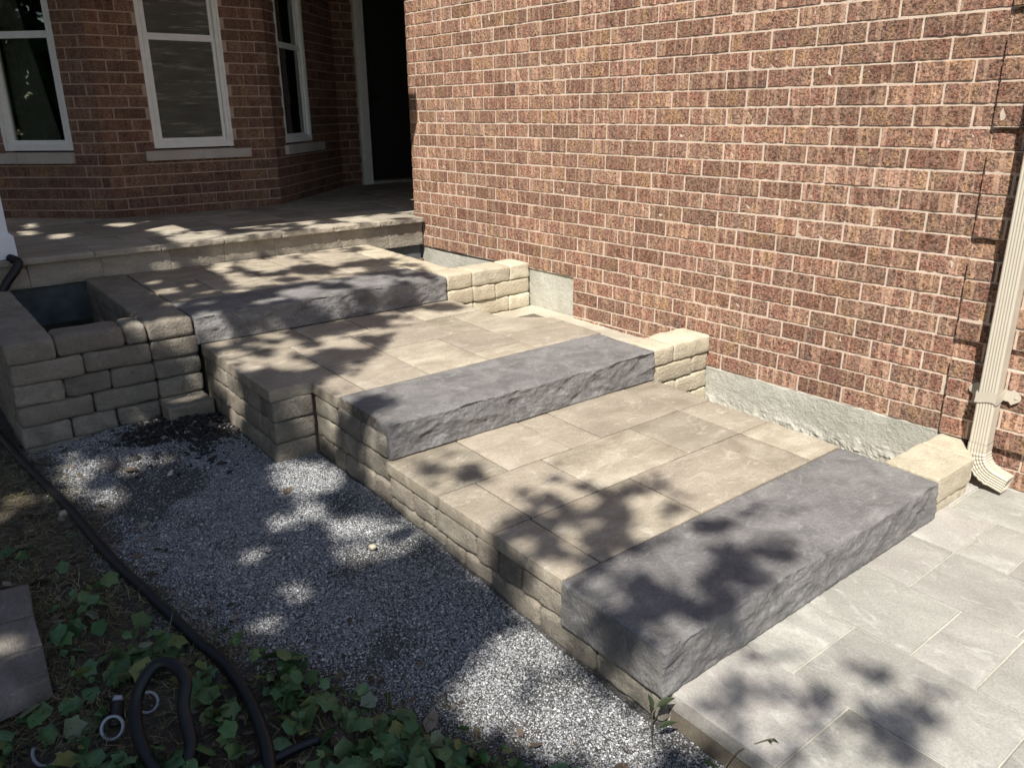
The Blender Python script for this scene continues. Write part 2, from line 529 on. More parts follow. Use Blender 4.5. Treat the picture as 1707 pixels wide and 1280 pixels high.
def tube_vf(path, rad, seg=12, caps=True, rib=None):
    """round tube along a list of points; rad number or list"""
    P = [Vector(p) for p in path]
    n = len(P)
    rads = rad if isinstance(rad, (list, tuple)) else [rad] * n
    verts, faces = [], []
    up = Vector((0, 0, 1))
    for i, p in enumerate(P):
        t = (P[min(i + 1, n - 1)] - P[max(i - 1, 0)]).normalized()
        if abs(t.dot(up)) > 0.95:
            up = Vector((0, 1, 0)) if abs(t.y) < 0.9 else Vector((1, 0, 0))
        a = t.cross(up).normalized()
        b = a.cross(t).normalized()
        up = b
        for s_ in range(seg):
            an = 2 * math.pi * s_ / seg
            q = p + (a * math.cos(an) + b * math.sin(an)) * rads[i]
            verts.append(tuple(q))
    for i in range(n - 1):
        for s_ in range(seg):
            s2 = (s_ + 1) % seg
            faces.append((i * seg + s_, i * seg + s2, (i + 1) * seg + s2, (i + 1) * seg + s_))
    if caps:
        faces.append(tuple(range(seg))[::-1])
        faces.append(tuple((n - 1) * seg + s_ for s_ in range(seg)))
    return verts, faces

def spline(pts, per=8):
    P = [Vector(p) for p in pts]
    P = [P[0] * 2 - P[1]] + P + [P[-1] * 2 - P[-2]]
    out = []
    for i in range(1, len(P) - 2):
        for k in range(per):
            t = k / per
            a, b, c, d = P[i - 1], P[i], P[i + 1], P[i + 2]
            out.append(0.5 * ((2 * b) + (c - a) * t + (2 * a - 5 * b + 4 * c - d) * t * t + (3 * b - a - 3 * c + d) * t ** 3))
    out.append(P[-2])
    return out

class Joined:
    def __init__(self):
        self.v, self.f, self.p = [], [], []
    def add(self, v, f, piece=0.0):
        b = len(self.v)
        self.v += list(v)
        self.f += [[i + b for i in q] for q in f]
        self.p += [piece] * len(f)
    def build(self, name, mat, parent=None, smooth=False, origin=None):
        return mk(name, self.v, self.f, mat, parent, smooth=smooth, piece=self.p, origin=origin)

# ---------------------------------------------------------------- ground
def gz(x, y):
    b = np.interp(y, [-3, 0, .4, .8, 1.3, 2, 3, 4], [-.14, -.105, -.082, -.035, .005, .02, .045, .05])
    return b - np.interp(-np.asarray(x), [.7, 1.3], [0, .05])

GE = [(-1.08, 3.6), (-1.0, 2.98), (-.96, 2.49), (-.94, 2.14), (-.92, 1.69), (-.91, 1.36), (-.84, 1.11), (-.75, .91), (-.61, .66), (-.48, .435), (-.41, .255), (-.345, .095), (-.2, -.1), (-.02, -.3), (.2, -.6)]
def gravel_edge(y):
    ys = [q[1] for q in GE][::-1]
    xs = [q[0] for q in GE][::-1]
    return np.interp(y, ys, xs)

def ground_sheet():
    xs = np.concatenate([[-60, -30, -14, -8, -5, -3.5, -2.6], np.arange(-2.2, 0.35, 0.03), [0.6, 1.2, 2.2, 4, 9, 20, 60]])
    ys = np.concatenate([[-60, -30, -12, -6, -4, -3], np.arange(-2.4, -1.0, .2), np.arange(-1.0, 4.3, 0.03), [5, 7, 12, 30, 60]])
    X, Y = np.meshgrid(xs, ys)
    Z = gz(X, Y)
    Z = np.where(X > .12, -.19, Z)
    nz = np.array([noise.noise(Vector((x * 5, y * 5, 0))) * .012 + noise.noise(Vector((x * 19, y * 19, 3))) * .005 for x, y in zip(X.ravel(), Y.ravel())]).reshape(X.shape)
    Z = Z + nz
    V = np.stack([X.ravel(), Y.ravel(), Z.ravel()], 1)
    nx, ny = len(xs), len(ys)
    F = [(j * nx + i, j * nx + i + 1, (j + 1) * nx + i + 1, (j + 1) * nx + i) for j in range(ny - 1) for i in range(nx - 1)]
    o = mk('ground', V, F, M['ground'], smooth=True, origin=(0, 0, 0))
    d = X - gravel_edge(Y)
    ga = np.clip(0.5 + d / 0.3, 0, 1) * 0.9
    ga = np.where((Y < -1) | (X < -1.6), 0.0, ga)
    a = o.data.attributes.new('gravel', 'FLOAT', 'POINT')
    a.data.foreach_set('value', ga.ravel().astype(np.float32))
    tag(o, kind='structure', label='dark earth and gravel ground beside the steps')
    return o
ground_sheet()

# driveway: pavers on a sand bed
drv = empty('driveway', (1.5, -1.0, 0), 'pale grey driveway of large rectangular stone pavers', None)
del drv['label']
tag(drv, kind='structure')
v, f = box_vf(.04, 9.0, -3.0, .1, -.12, -.005, True)
mk('joint_sand', v, f, M['sand_pale'], drv)
v, f = box_vf(.034, .06, -3.0, -.002, -.12, -.052, True)
mk('bedding', v, f, M['sand'], drv)
cuts = {0: [0.06, -.323, -.66, -.83, -1.16], 1: [0.06, -.157, -.65, -.82, -1.3], 2: [0.06, -.323, -.5, -.83, -1.2], 3: [0.06, -.157, -.48, -.81, -1.3], 4: [0.06, -.165, -.327, -.82, -1.16],
        5: [.2, .0, -.325, -.66, -.99], 6: [.06, -.157, -.49, -.66, -1.15]}
xl = [.03, .357, .686, 1.017, 1.345, 1.675, 2.005, 2.335]
for ci in range(7):
    cu = cuts[ci]
    y1 = .2 if ci >= 4 else cu[0]
    seq = [y1] + cu[1:]
    while seq[-1] > -1.9:
        seq.append(seq[-1] - random.choice([.165, .33, .33, .495]))
    for a, b_ in zip(seq[:-1], seq[1:]):
        if a - b_ < .03:
            continue
        dz = random.uniform(-.001, .0012)
        block('paver', xl[ci] + .003, xl[ci + 1] - .003, b_ + .003, a - .003, -.052, .0 + dz, M['drive'], drv,
              r=.0035, n=(5, 5, 1), amp=.0012, freq=14, seed=ci * 7 + b_ * 3)
# beyond the view the driveway carries on as one sheet of the same stone
jp = Joined()
y = -2.3
k = 0
while y > -3:
    x = .03
    while x < 5.5:
        w = random.choice([.33, .33, .495])
        vv, ff = box_vf(x + .003, x + w - .003, y - .327, y - .003, -.052, random.uniform(-.001, .001), True)
        jp.add(vv, ff, random.random())
        x += w
    y -= .33
y = .15
while y > -2.3:
    x = 2.34
    while x < 5.5:
        w = random.choice([.33, .33, .495])
        vv, ff = box_vf(x + .003, x + w - .003, y - .327, y - .003, -.052, random.uniform(-.001, .001), True)
        jp.add(vv, ff, random.random())
        x += w
    y -= .33
tag(jp.build('outer_paver', M['drive'], drv), kind='stuff')

# ---------------------------------------------------------------- the three slab steps
def slab_step(x0, x1, y0, y1, z0, z1, seed, label, cell=.0075, chip=1.0):
    cx, cy, cz = (x0 + x1) / 2, (y0 + y1) / 2, (z0 + z1) / 2
    def disp(w, p, n):
        S = Vector((seed * 3.1, seed, seed * 1.3))
        depth = min(1.0, max(0.0, (z1 - w.z) / .03)) if n.z < .9 else 0
        fr = max(0.0, -n.y)
        lf = max(abs(n.x), 0.0)
        # riven front: oblique flakes
        q = Vector((w.x * 5.5 - w.z * 9, w.y * 6, w.z * 9 + w.x * 2.5)) + S
        flake = 1.0 * (abs(noise.noise(q)) * 2 - .4)
        flake += .5 * (abs(noise.noise(q * 2.6 + Vector((5, 1, 0)))) * 2 - .4)
        flake += .22 * (abs(noise.noise(q * 6.1 + Vector((2, 7, 0)))) * 2 - .4)
        fine = noise.noise(w * 70 + S) * .0018 + noise.noise(w * 33 + S) * .002
        edge_top = min(1, max(0, (z1 - w.z) / .012))
        out = w.copy()
        if fr > .3 and n.z < .8:
            a = (.0078 * flake * edge_top * min(1, max(0, (w.z - z0) / .02)) + .002 * noise.noise(w * 3 + S)) * chip
            out.y += a * fr + fine
            # the face leans out a little towards the bottom
            out.y -= (z1 - w.z) * .06 * fr
            out.z += .003 * noise.noise(Vector((w.x * 9, seed, 0))) * (1 - edge_top)
        if lf > .3 and n.z < .8:
            s = 1 if n.x < 0 else -1
            out.x += s * (.0022 * flake * edge_top * chip + fine)
        if n.z > .3:
            # nearly flat top with low relief and a dressed, wavering arris
            out.z += .0022 * noise.noise(Vector((w.x * 3, w.y * 7, seed))) + .0012 * noise.noise(w * 24 + S)
            ed = min(w.y - y0, w.x - x0, x1 - w.x)
            if ed < .03:
                out.z -= (.03 - max(ed, 0)) / .03 * .004 * (1 + noise.noise(w * 12 + S))
        return out
    nx = int((x1 - x0) / cell)
    ny = int((y1 - y0) / (cell * 1.3))
    nz = int((z1 - z0) / (cell * .8))
    v, f = block_vf((cx, cy, cz), (x1 - x0, y1 - y0, z1 - z0), r=.007, n=(nx, ny, nz), disp=disp)
    o = mk('step_slab', v, f, M['slab'], smooth=True)
    return tag(o, label, 'step', 'charcoal stone slab steps')
slab_step(-.006, 1.53, 0.0, .396, 0.0, .15, 1.3, 'lowest and nearest charcoal stone slab step, standing on the driveway pavers')
slab_step(.02, 1.54, 1.409, 1.80, .15, .30, 4.1, 'middle charcoal stone slab step, mostly sunlit with a riven front')
slab_step(-.205, 1.30, 2.875, 3.238, .30, .445, 8.7, 'highest charcoal stone slab step, nearest the porch and mostly in tree shade')

# ---------------------------------------------------------------- landings
TH = .051
def paver_rect(x0, x1, y0, y1, z, parent, mat='paver', g=.0032, seed=None):
    s = random.random() * 50 if seed is None else seed
    return block('paver', x0 + g, x1 - g, y0 + g, y1 - g, z - TH, z + random.uniform(-.0012, .0012), M[mat], parent,
                 r=.003, n=(6, 5, 1), amp=.0013, freq=16, seed=s)

def wall_course_y(x_face, y0, y1, ztop, h, parent, side=-1, depth=.12, seed=0, mat='wallstone', first=None, tilt=True):
    """course of tumbled stones running along y whose visible face looks to -x"""
    rs = random.Random(seed)
    y = y0
    L = [first] if first else []
    while y < y1 - .01:
        l = L.pop(0) if L else rs.choice([.2, .2, .25, .15, .12])
        e = min(y + l, y1)
        if y1 - e < .06:
            e = y1
        ins = rs.uniform(0.0, .008)
        block('wall_stone', x_face + ins, x_face + depth, y + .002, e - .002, ztop - h + .0015, ztop - .0015, M[mat], parent,
              r=.016, n=(2, 6, 3), amp=.007, freq=22, seed=rs.random() * 90, warp=.002)
        y = e

def wall_course_x(y_face, xs, ztop, h, parent, depth=.17, seed=0, mat='wallstone', r=.012, amp=.004):
    rs = random.Random(seed)
    for a, b in zip(xs[:-1], xs[1:]):
        ins = rs.uniform(0.0, .009)
        block('wall_stone', a + .0015, b - .0015, y_face + ins, y_face + depth, ztop - h + .001, ztop - .001, M[mat], parent,
              r=r, n=(6, 2, 3), amp=amp, freq=20, seed=rs.random() * 90, warp=.003)

WH = .098
# landing 1
l1 = empty('landing', (.75, .9, 0), 'lowest landing of beige stone pavers on tumbled stone, between the lowest and middle slabs', 'landing', 'paved landings between the slab steps')
z = .15
rowA, rowB, rowC = (.398, .735), (.735, 1.06), (1.06, 1.416)
for x0, x1, (y0, y1) in [(0, .16, rowA), (.16, .645, rowA), (.645, 1.15, rowA), (1.15, 1.32, rowA), (1.32, 1.53, rowA),
                         (0, .17, rowB), (.17, .49, rowB), (.49, .99, rowB), (.99, 1.32, rowB), (1.32, 1.53, rowB),
                         (0, .33, rowC), (.33, .655, rowC), (.655, .825, rowC), (.825, 1.32, rowC), (1.32, 1.54, rowC)]:
    paver_rect(x0, x1, y0, y1, z, l1)
v, f = box_vf(.02, 1.515, .3, 1.45, -.12, z - .005, True)
mk('bedding', v, f, M['sand'], l1)
wall_course_y(.004, .398, 1.41, z - TH, WH, l1, seed=3)
wall_course_y(.004, .0, 1.41, z - TH - WH, WH, l1, seed=12, first=.26)
wall_course_y(.008, .0, 1.2, z - TH - 2 * WH, WH, l1, seed=21)
# landing 2
l2 = empty('landing', (.6, 2.2, 0), 'middle landing of beige stone pavers with a stepped left corner above the gravel', 'landing', 'paved landings between the slab steps')
z = .30
for x0, x1, y0, y1 in [(-.195, .285, 2.57, 2.875), (.285, .608, 2.57, 2.875), (.608, .94, 2.57, 2.875), (.94, 1.11, 2.57, 2.875), (1.11, 1.33, 2.57, 2.875),
                       (-.195, .14, 2.03, 2.57), (0, .14, 1.80, 2.03), (.14, .47, 2.17, 2.57), (.14, .47, 1.80, 2.17),
                       (.47, .94, 2.243, 2.57), (.94, 1.11, 2.243, 2.57), (1.11, 1.33, 2.36, 2.57),
                       (.47, .805, 1.80, 2.243), (.805, 1.11, 1.80, 1.935), (.805, 1.11, 1.935, 2.243), (1.11, 1.555, 1.80, 2.09)]:
    if x0 == .14 and y0 == 1.80:
        x0 = .14
    paver_rect(x0, x1, y0, y1, z, l2)
prism('paver', [(1.113, 2.092), (1.555, 2.092), (1.555, 2.18), (1.34, 2.358), (1.113, 2.358)], z - TH, z, M['paver'], l2, bevel=.003)
v, f = box_vf(.02, 1.31, 1.5, 3.0, -.05, z - .005, True)
mk('bedding', v, f, M['sand'], l2)
v, f = box_vf(-.175, .03, 2.05, 3.0, -.05, z - .005, True)
mk('bedding', v, f, M['sand'], l2)
v, f = box_vf(1.3, 1.54, 1.7, 2.34, -.05, z - .009, True)
mk('bedding', v, f, M['sand'], l2)
zt = z - TH
for i in range(4):
    wall_course_y(.004, 1.42 if i == 0 else 1.41, 2.03, zt, WH, l2, seed=31 + i)
    wall_course_y(-.19, 2.03, 2.86, zt, WH, l2, seed=41 + i * 3, depth=.13)
    xs = [-.19 + .13, .0 + .004] if False else [-.055, .002]
    zt -= WH
zt = z - TH
for i in range(4):
    # stones that turn the stepped corner
    block('wall_stone', -.186, .002, 2.026, 2.11, zt - WH + .001, zt - .001, M['wallstone'], l2, r=.012, n=(6, 2, 3), amp=.004, freq=20, seed=i * 5 + 2., warp=.003)
    zt -= WH
# landing 3
l3 = empty('landing', (.5, 3.6, 0), 'highest landing of beige stone pavers just below the porch', 'landing', 'paved landings between the slab steps')
z = .446
for x0, x1, y0, y1 in [(-.205, .228, 3.72, 4.105), (.228, .65, 3.72, 4.105), (.65, .94, 3.72, 4.105), (.94, 1.24, 3.72, 4.105),
                       (-.205, .08, 3.24, 3.72), (.08, .41, 3.24, 3.72), (.41, .88, 3.46, 3.72), (.41, .88, 3.24, 3.46), (.88, 1.043, 3.24, 3.46), (.88, 1.24, 3.46, 3.72), (1.043, 1.24, 3.24, 3.46)]:
    paver_rect(x0, x1, y0, y1, z, l3)
v, f = box_vf(-.19, 1.23, 3.0, 4.15, .05, z - .005, True)
mk('bedding', v, f, M['sand'], l3)

# ---------------------------------------------------------------- pale return walls at the right end of each slab
XW0, XWS = 2.013, -.015
def wx(y):
    return XW0 + XWS * y
r1 = empty('retaining_wall', (1.77, .1, 0), 'pale stone block filling the gap between the lowest slab and the downspout', 'stone wall', 'pale stone returns between slab and brick wall')
block('wall_stone', 1.534, 1.83, .006, .212, .047, .152, M['wallstone_pale'], r1, r=.006, n=(9, 6, 4), amp=.004, freq=24, seed=3.)
v_, f_ = block_vf((1.918, .11, .1), (.168, .2, .1), r=.008, n=(6, 7, 4), amp=.005, freq=26, seed=9.)
def chamf(vv):
    out = []
    for x, y, zz in vv:
        if x > 1.835:
            lim = (x - 1.835) / .17 * .14
            y = max(y, lim * (1 - (y - .01) / .2) + y * ((y - .01) / .2)) if y < .21 else y
        out.append((x, y, zz))
    return out
mk('wall_stone', chamf(v_), f_, M['wallstone_pale'], r1, smooth=True)
block('wall_stone', 1.534, 1.79, .012, .19, -.052, .046, M['wallstone_pale'], r1, r=.008, n=(8, 4, 4), amp=.004, freq=24, seed=13.)
v_, f_ = block_vf((1.9, .11, -.004), (.205, .19, .1), r=.008, n=(6, 7, 4), amp=.005, freq=26, seed=19.)
mk('wall_stone', chamf(v_), f_, M['wallstone_pale'], r1, smooth=True)

r2 = empty('retaining_wall', (1.77, 1.5, 0), 'short pale stone return wall between the middle slab and the brick wall', 'stone wall', 'pale stone returns between slab and brick wall')
zt = .302
for i, xs in enumerate([[1.545, 1.695, 1.985], [1.545, 1.85, 1.985], [1.6, 1.73, 1.985], [1.6, 1.86, 1.985]]):
    wall_course_x(1.414, xs, zt, .097, r2, depth=.19, seed=60 + i, mat='wallstone_pale', r=.014, amp=.006)
    zt -= .097
r3 = empty('retaining_wall', (1.6, 3.4, 0), 'L shaped pale stone wall beside the highest slab and landing', 'stone wall', 'pale stone returns between slab and brick wall')
zt = .45
for i, xs in enumerate([[1.305, 1.502, 1.797, 1.965], [1.305, 1.5, 1.677, 1.965], [1.3, 1.5, 1.79, 1.965], [1.3, 1.62, 1.965]]):
    wall_course_x(2.872, xs, zt, .098, r3, depth=.19, seed=70 + i, mat='wallstone_pale', r=.014, amp=.006)
    zt -= .098
zt = .45
for i in range(4):
    ys = [[3.065, 3.36, 3.61, 3.84, 4.1], [3.065, 3.25, 3.5, 3.8, 4.1]][i % 2]
    for a, b in zip(ys[:-1], ys[1:]):
        block('wall_stone', 1.245, 1.452, a + .0015, b - .0015, zt - .097, zt - .001, M['wallstone_pale'], r3, r=.009, n=(4, 5, 2), amp=.004, freq=22, seed=i * 3 + a * 7, warp=.002)
    zt -= .098

# ---------------------------------------------------------------- planter on the left
pl = empty('stone_planter', (-.6, 3.4, 0), 'open square planter box of grey tumbled stone, empty inside, left of the highest slab', 'planter')
ZP = .452
rows = [[-.824, -.53, -.428, -.21], [-1.02, -.722, -.425, -.2], [-1.02, -.818, -.62, -.42, -.197], [-1.02, -.71, -.418, -.197], [-1.02, -.82, -.62, -.418, -.197], [-1.02, -.72, -.42, -.197]]
zt = ZP
for i, xs in enumerate(rows):
    for a, b in zip(xs[:-1], xs[1:]):
        rs = random.Random(i * 17 + a)
        deep = .175
        y0 = 2.875 + rs.uniform(-.003, .004)
        y1 = y0 + deep
        if i == 0 and b > -.3:
            y1 = 3.13
        block('wall_stone', a + .001, b - .001, y0, y1, zt - WH + .0008, zt - .0008, M['wallstone'], pl, r=.019 if i else .024, n=(6, 4, 3), amp=.006, freq=17, seed=rs.random() * 60, warp=.004)
    zt -= WH
# left wall, top stones long
zt = ZP
for i in range(6):
    ys = [[2.872, 3.29, 3.625, 4.1], [3.055, 3.35, 3.65, 4.1]][i % 2 if i else 0]
    for a, b in zip(ys[:-1], ys[1:]):
        rs = random.Random(i * 13 + b)
        x0 = -1.022 + rs.uniform(-.003, .003)
        block('wall_stone', x0, -.824, a + .001, b - .001, zt - WH + .0008, zt - .0008, M['wallstone'], pl, r=.012, n=(4, 6, 3), amp=.005, freq=18, seed=rs.random() * 60, warp=.003)
    zt -= WH
# right wall
zt = ZP
for i in range(4):
    ys = [[3.13, 3.37, 4.1], [3.055, 3.3, 3.6, 4.1]][i % 2]
    for a, b in zip(ys[:-1], ys[1:]):
        rs = random.Random(i * 19 + b)
        block('wall_stone', -.432, -.216 if a >= 3.24 else -.212, a + .001, b - .001, zt - WH + .0008, zt - .0008, M['wallstone'], pl, r=.009, n=(4, 6, 3), amp=.004, freq=18, seed=rs.random() * 60, warp=.003)
    zt -= WH
v, f = box_vf(-.84, -.42, 3.03, 4.2, -.1, .13)
tag(mk('soil_floor', v, f, M['dark_soil'], pl))
ls = block('loose_wall_stone', -.425, -.205, 2.735, 2.868, -.03, .055, M['wallstone'], None, r=.009, n=(6, 4, 3), amp=.005, freq=18, seed=5.)
tag(ls, 'low stone block at the foot of the planter corner, half covered by dark mulch', 'stone block')

# ---------------------------------------------------------------- porch
M['dark_concrete'] = simple('dark_concrete', (0.09, 0.1, 0.1), 0.95, bump=0.6, bscale=40, var=0.3)  # darker grey concrete for the porch base below the riser
po = empty('porch', (.5, 4.6, .6), 'beige stone paved porch with rock-faced coping in front of the bay windows', 'porch')
xj = [-1.55, -1.15, -.75, -.36, .017, .41, .80, 1.19, 1.56, 1.93]
for a, b in zip(xj[:-1], xj[1:]):
    def dsp(w, p, n, s=a):
        if n.y < -.3:
            w = w + Vector((0, .006 * (abs(noise.noise(w * 26 + Vector((s, 0, 0)))) * 2 - .5), 0))
        return w
    block('coping_stone', a + .0015, b - .0015, 4.082, 4.41, .5655, .603, M['porch_paver'], po, r=.006, n=(34, 12, 5), amp=.0015, freq=20, seed=a, disp=dsp)
y = 4.413
r_i = 0
while y < 6.9:
    yy = min(y + (.33 if r_i % 2 else .245), 6.95)
    x = -2.0 + (r_i * .13) % .3
    while x < 4.1:
        w = random.choice([.33, .495, .245])
        # skip what lies inside the bay
        cx, cy = x + w / 2, (y + yy) / 2
        x1 = min(x + w, 4.15)
        block('paver', x + .002, x1 - .002, y, yy - .003, .56, .6 + random.uniform(-.001, .001), M['porch_paver'], po, r=.003, n=(4, 4, 1), amp=.001, freq=15, seed=x + y)
        x += w
    y = yy
    r_i += 1
v, f = box_vf(-2.0, 1.93, 4.15, 4.5, .2, .5655, True)
mk('base', v, f, M['dark_concrete'], po)
v, f = box_vf(-2.0, 4.15, 4.5, 6.95, .2, .597, True)
mk('base', v, f, M['sand'], po)
rj = [-1.5, -1.1, -.71, -.322, .07, .41, .755, 1.256, 1.64, 1.935]
for a, b in zip(rj[:-1], rj[1:]):
    block('riser_tile', a + .001, b - .001, 4.118, 4.15, .395 if a >= 1.2 else .43, .5655, M['riser'], po, r=.002, n=(10, 1, 6), amp=.0035, freq=13, seed=a * 3)
# old darker brickwork below the right end of the riser
jo = Joined()
for k in range(4):
    x = 1.46 + (k % 2) * .1
    while x < 1.95:
        vv, ff = box_vf(x, min(x + .215, 1.945), 4.13, 4.19, .32 - k * .082, .39 - k * .082)
        jo.add(vv, ff, random.random())
        x += .225
tag(jo.build('old_brick', M['brick_house'], po), kind='stuff')

# ---------------------------------------------------------------- brick courses
def brick_variants(L, H, D, count, rough_amp=.0028, seed=0):
    """a few rugged brick blocks; x along the wall, -y the face; origin at the centre of the face"""
    out = []
    for q in range(count):
        def dsp(w, p, n):
            if n.y < -.5:
                a = noise.noise(Vector((w.x * 45 + q * 9, w.z * 60, seed))) * rough_amp + noise.noise(Vector((w.x * 18, w.z * 22 + q * 5, seed + 4))) * rough_amp * .8
                w = w + Vector((0, a, 0))
            return w
        v, f = block_vf((0, D / 2, 0), (L, D, H), r=.0025, n=(9, 1, 3), amp=.0, disp=dsp, tilt=False)
        # only the face and the four edges matter: drop the back
        V = np.array(v)
        F = [q_ for q_ in f if not all(V[i][1] > D - 1e-6 for i in q_)]
        out.append((V, F))
    return out

CO = .082
BH, BL = .0725, .2155

def proj_px(P):
    d = Vector(P) - CAM_POS
    z = d.dot(_f)
    if z <= .05:
        return None
    return (853.5 + F_PX * d.dot(_r2) / z, 640 - F_PX * d.dot(_u2) / z, z)

def place_bricks(specs, mat, parent, limit, part='brick', stuff='small_brick', seed=0, amp=.0028):
    """specs: (point on wall face at brick centre, tangent (x,y), inward normal (x,y), length, height)"""
    scored = []
    for s in specs:
        pr = proj_px(s[0])
        sc = 0
        if pr and -60 < pr[0] < 1767 and -60 < pr[1] < 1340:
            cosv = abs(Vector((s[2][0], s[2][1], 0)).dot((Vector(s[0]) - CAM_POS).normalized()))
            sc = s[3] * s[4] * cosv / pr[2] ** 2
        scored.append((sc, s))
    scored.sort(key=lambda t: -t[0])
    var = {}
    J = Joined()
    rs = random.Random(seed)
    for i, (sc, (P, tg, nm, L, H)) in enumerate(scored):
        key = round(L, 3), round(H, 4)
        if key not in var:
            cnt = 10 if abs(L - BL) < .004 else 3
            vs = brick_variants(L, H, .045, cnt, amp, seed=len(var) * 3 + seed)
            mes = []
            for V, F in vs:
                me = bpy.data.meshes.new('brick')
                me.from_pydata(V.tolist(), [], F)
                me.materials.append(mat)
                mes.append(me)
            var[key] = (vs, mes)
        vs, mes = var[key]
        k = rs.randrange(len(vs))
        jit = rs.uniform(-.0015, .0015)
        px, py, pz = P[0] + nm[0] * jit, P[1] + nm[1] * jit, P[2] + rs.uniform(-.0008, .0008)
        flip = 1
        if i < limit and sc > 0:
            o = bpy.data.objects.new(part, mes[k])
            COL.objects.link(o)
            put(o, (px, py, pz), parent)
            o.rotation_euler = (rs.uniform(-.006, .006), 0, math.atan2(tg[1], tg[0]))
        else:
            V, F = vs[k]
            W = np.empty_like(V)
            W[:, 0] = px + tg[0] * V[:, 0] + nm[0] * V[:, 1]
            W[:, 1] = py + tg[1] * V[:, 0] + nm[1] * V[:, 1]
            W[:, 2] = pz + V[:, 2]
            J.add(W.tolist(), F, rs.random())
    if J.v:
        tag(J.build(stuff, mat, parent), kind='stuff')

def run_course(s0, s1, off, L=BL, joint=.0095):
    """lengths of a running-bond course between s0 and s1"""
    out = []
    a = s0 - off
    while a < s1:
        b = a + L
        lo, hi = max(a, s0), min(b, s1)
        if hi - lo > .025:
            out.append((lo, hi))
        a = b + joint
    return out

# the sunlit garage wall: runs along y; its face looks to -x
gw = empty('garage_wall', (wx(2), 2.0, 0), 'tall sunlit wall of rugged brown brick rising along the right of the steps', 'brick wall')
tgl = Vector((XWS, 1, 0)).normalized()
TG = (-tgl.x, -tgl.y)                      # brick x axis runs towards the street, so that -y of the brick faces -x
NM = (-TG[1], TG[0])
if NM[0] < 0:
    NM = (-NM[0], -NM[1])
specs = []
for k in range(-2, 33):
    zc = .158 + CO * k + .005 + BH / 2
    off = (.1125 if k % 2 else 0.0) + ((k * 37) % 5 - 2) * .004
    if k >= 0:
        lo = .2195
        hi = 4.24
        if k < 4:
            hi = 2.476
        for a, b in run_course(-hi, -lo, off):
            yc = -(a + b) / 2
            specs.append(((wx(yc), yc, zc), TG, NM, b - a, BH))
        # quoin blocks, proud by 18 mm, one flush course between them
        proud = 0.0 if k % 5 == 4 else .018
        for a, b in run_course(-.2165, 1.6, 0 if k % 2 else .1125):
            yc = -(a + b) / 2
            specs.append(((wx(yc) - proud, yc, zc), TG, NM, b - a, BH))
    else:
        for a, b in run_course(-.12, 1.6, 0 if k % 2 else .1125):
            yc = -(a + b) / 2
            specs.append(((wx(yc) + .006, yc, zc), TG, NM, b - a, BH))
place_bricks(specs, M['brick'], gw, 298, amp=.0026)
# mortar bed just behind the brick faces, end turned at the porch corner
def wall_prism(name, y0, y1, z0, z1, inset, depth, mat, parent, dense=False):
    P = [(wx(y0) + inset, y0), (wx(y0) + inset + depth, y0), (wx(y1) + inset + depth, y1), (wx(y1) + inset, y1)]
    return prism(name, P, z0, z1, mat, parent, tilt=False)
zt_ = .158 + CO * 33
wall_prism('mortar', .2, 4.234, .486, zt_, .0028, .1, M['mortar'], gw)
wall_prism('mortar', .2, 2.474, .158, .486, .0028, .1, M['mortar'], gw)
wall_prism('mortar', -1.6, .2, -.01, .158, .011, .09, M['mortar'], gw)
for k in range(0, 33):
    z0, z1 = .158 + CO * k, .158 + CO * (k + 1)
    if k % 5 == 4:
        wall_prism('mortar', -1.6, .2, z0 + .003, z1 - .003, .0028, .08, M['mortar'], gw)
    elif k % 5 == 0:
        ze = min(z0 + CO * 4, zt_)
        wall_prism('mortar', -1.6, .213, z0 + .002, ze, -.0152, .08, M['mortar'], gw)
# brick return round the porch corner
cs = []
for k in range(4, 33):
    zc = .158 + CO * k + .005 + BH / 2
    for a, b in run_course(0.0, .9, .1125 if k % 2 else 0):
        cs.append(((wx(4.24) + (a + b) / 2, 4.2465, zc), (-1, 0), (0, -1), b - a, BH))
place_bricks(cs, M['brick_house'], gw, 0, stuff='return_brick')
wall_prism('mortar', 4.234, 4.242, .486, zt_, .004, 2.2, M['mortar_house'], gw)
wall_prism('core', -1.6, 4.234, -.15, zt_ + .02, .115, .25, M['mortar'], gw)
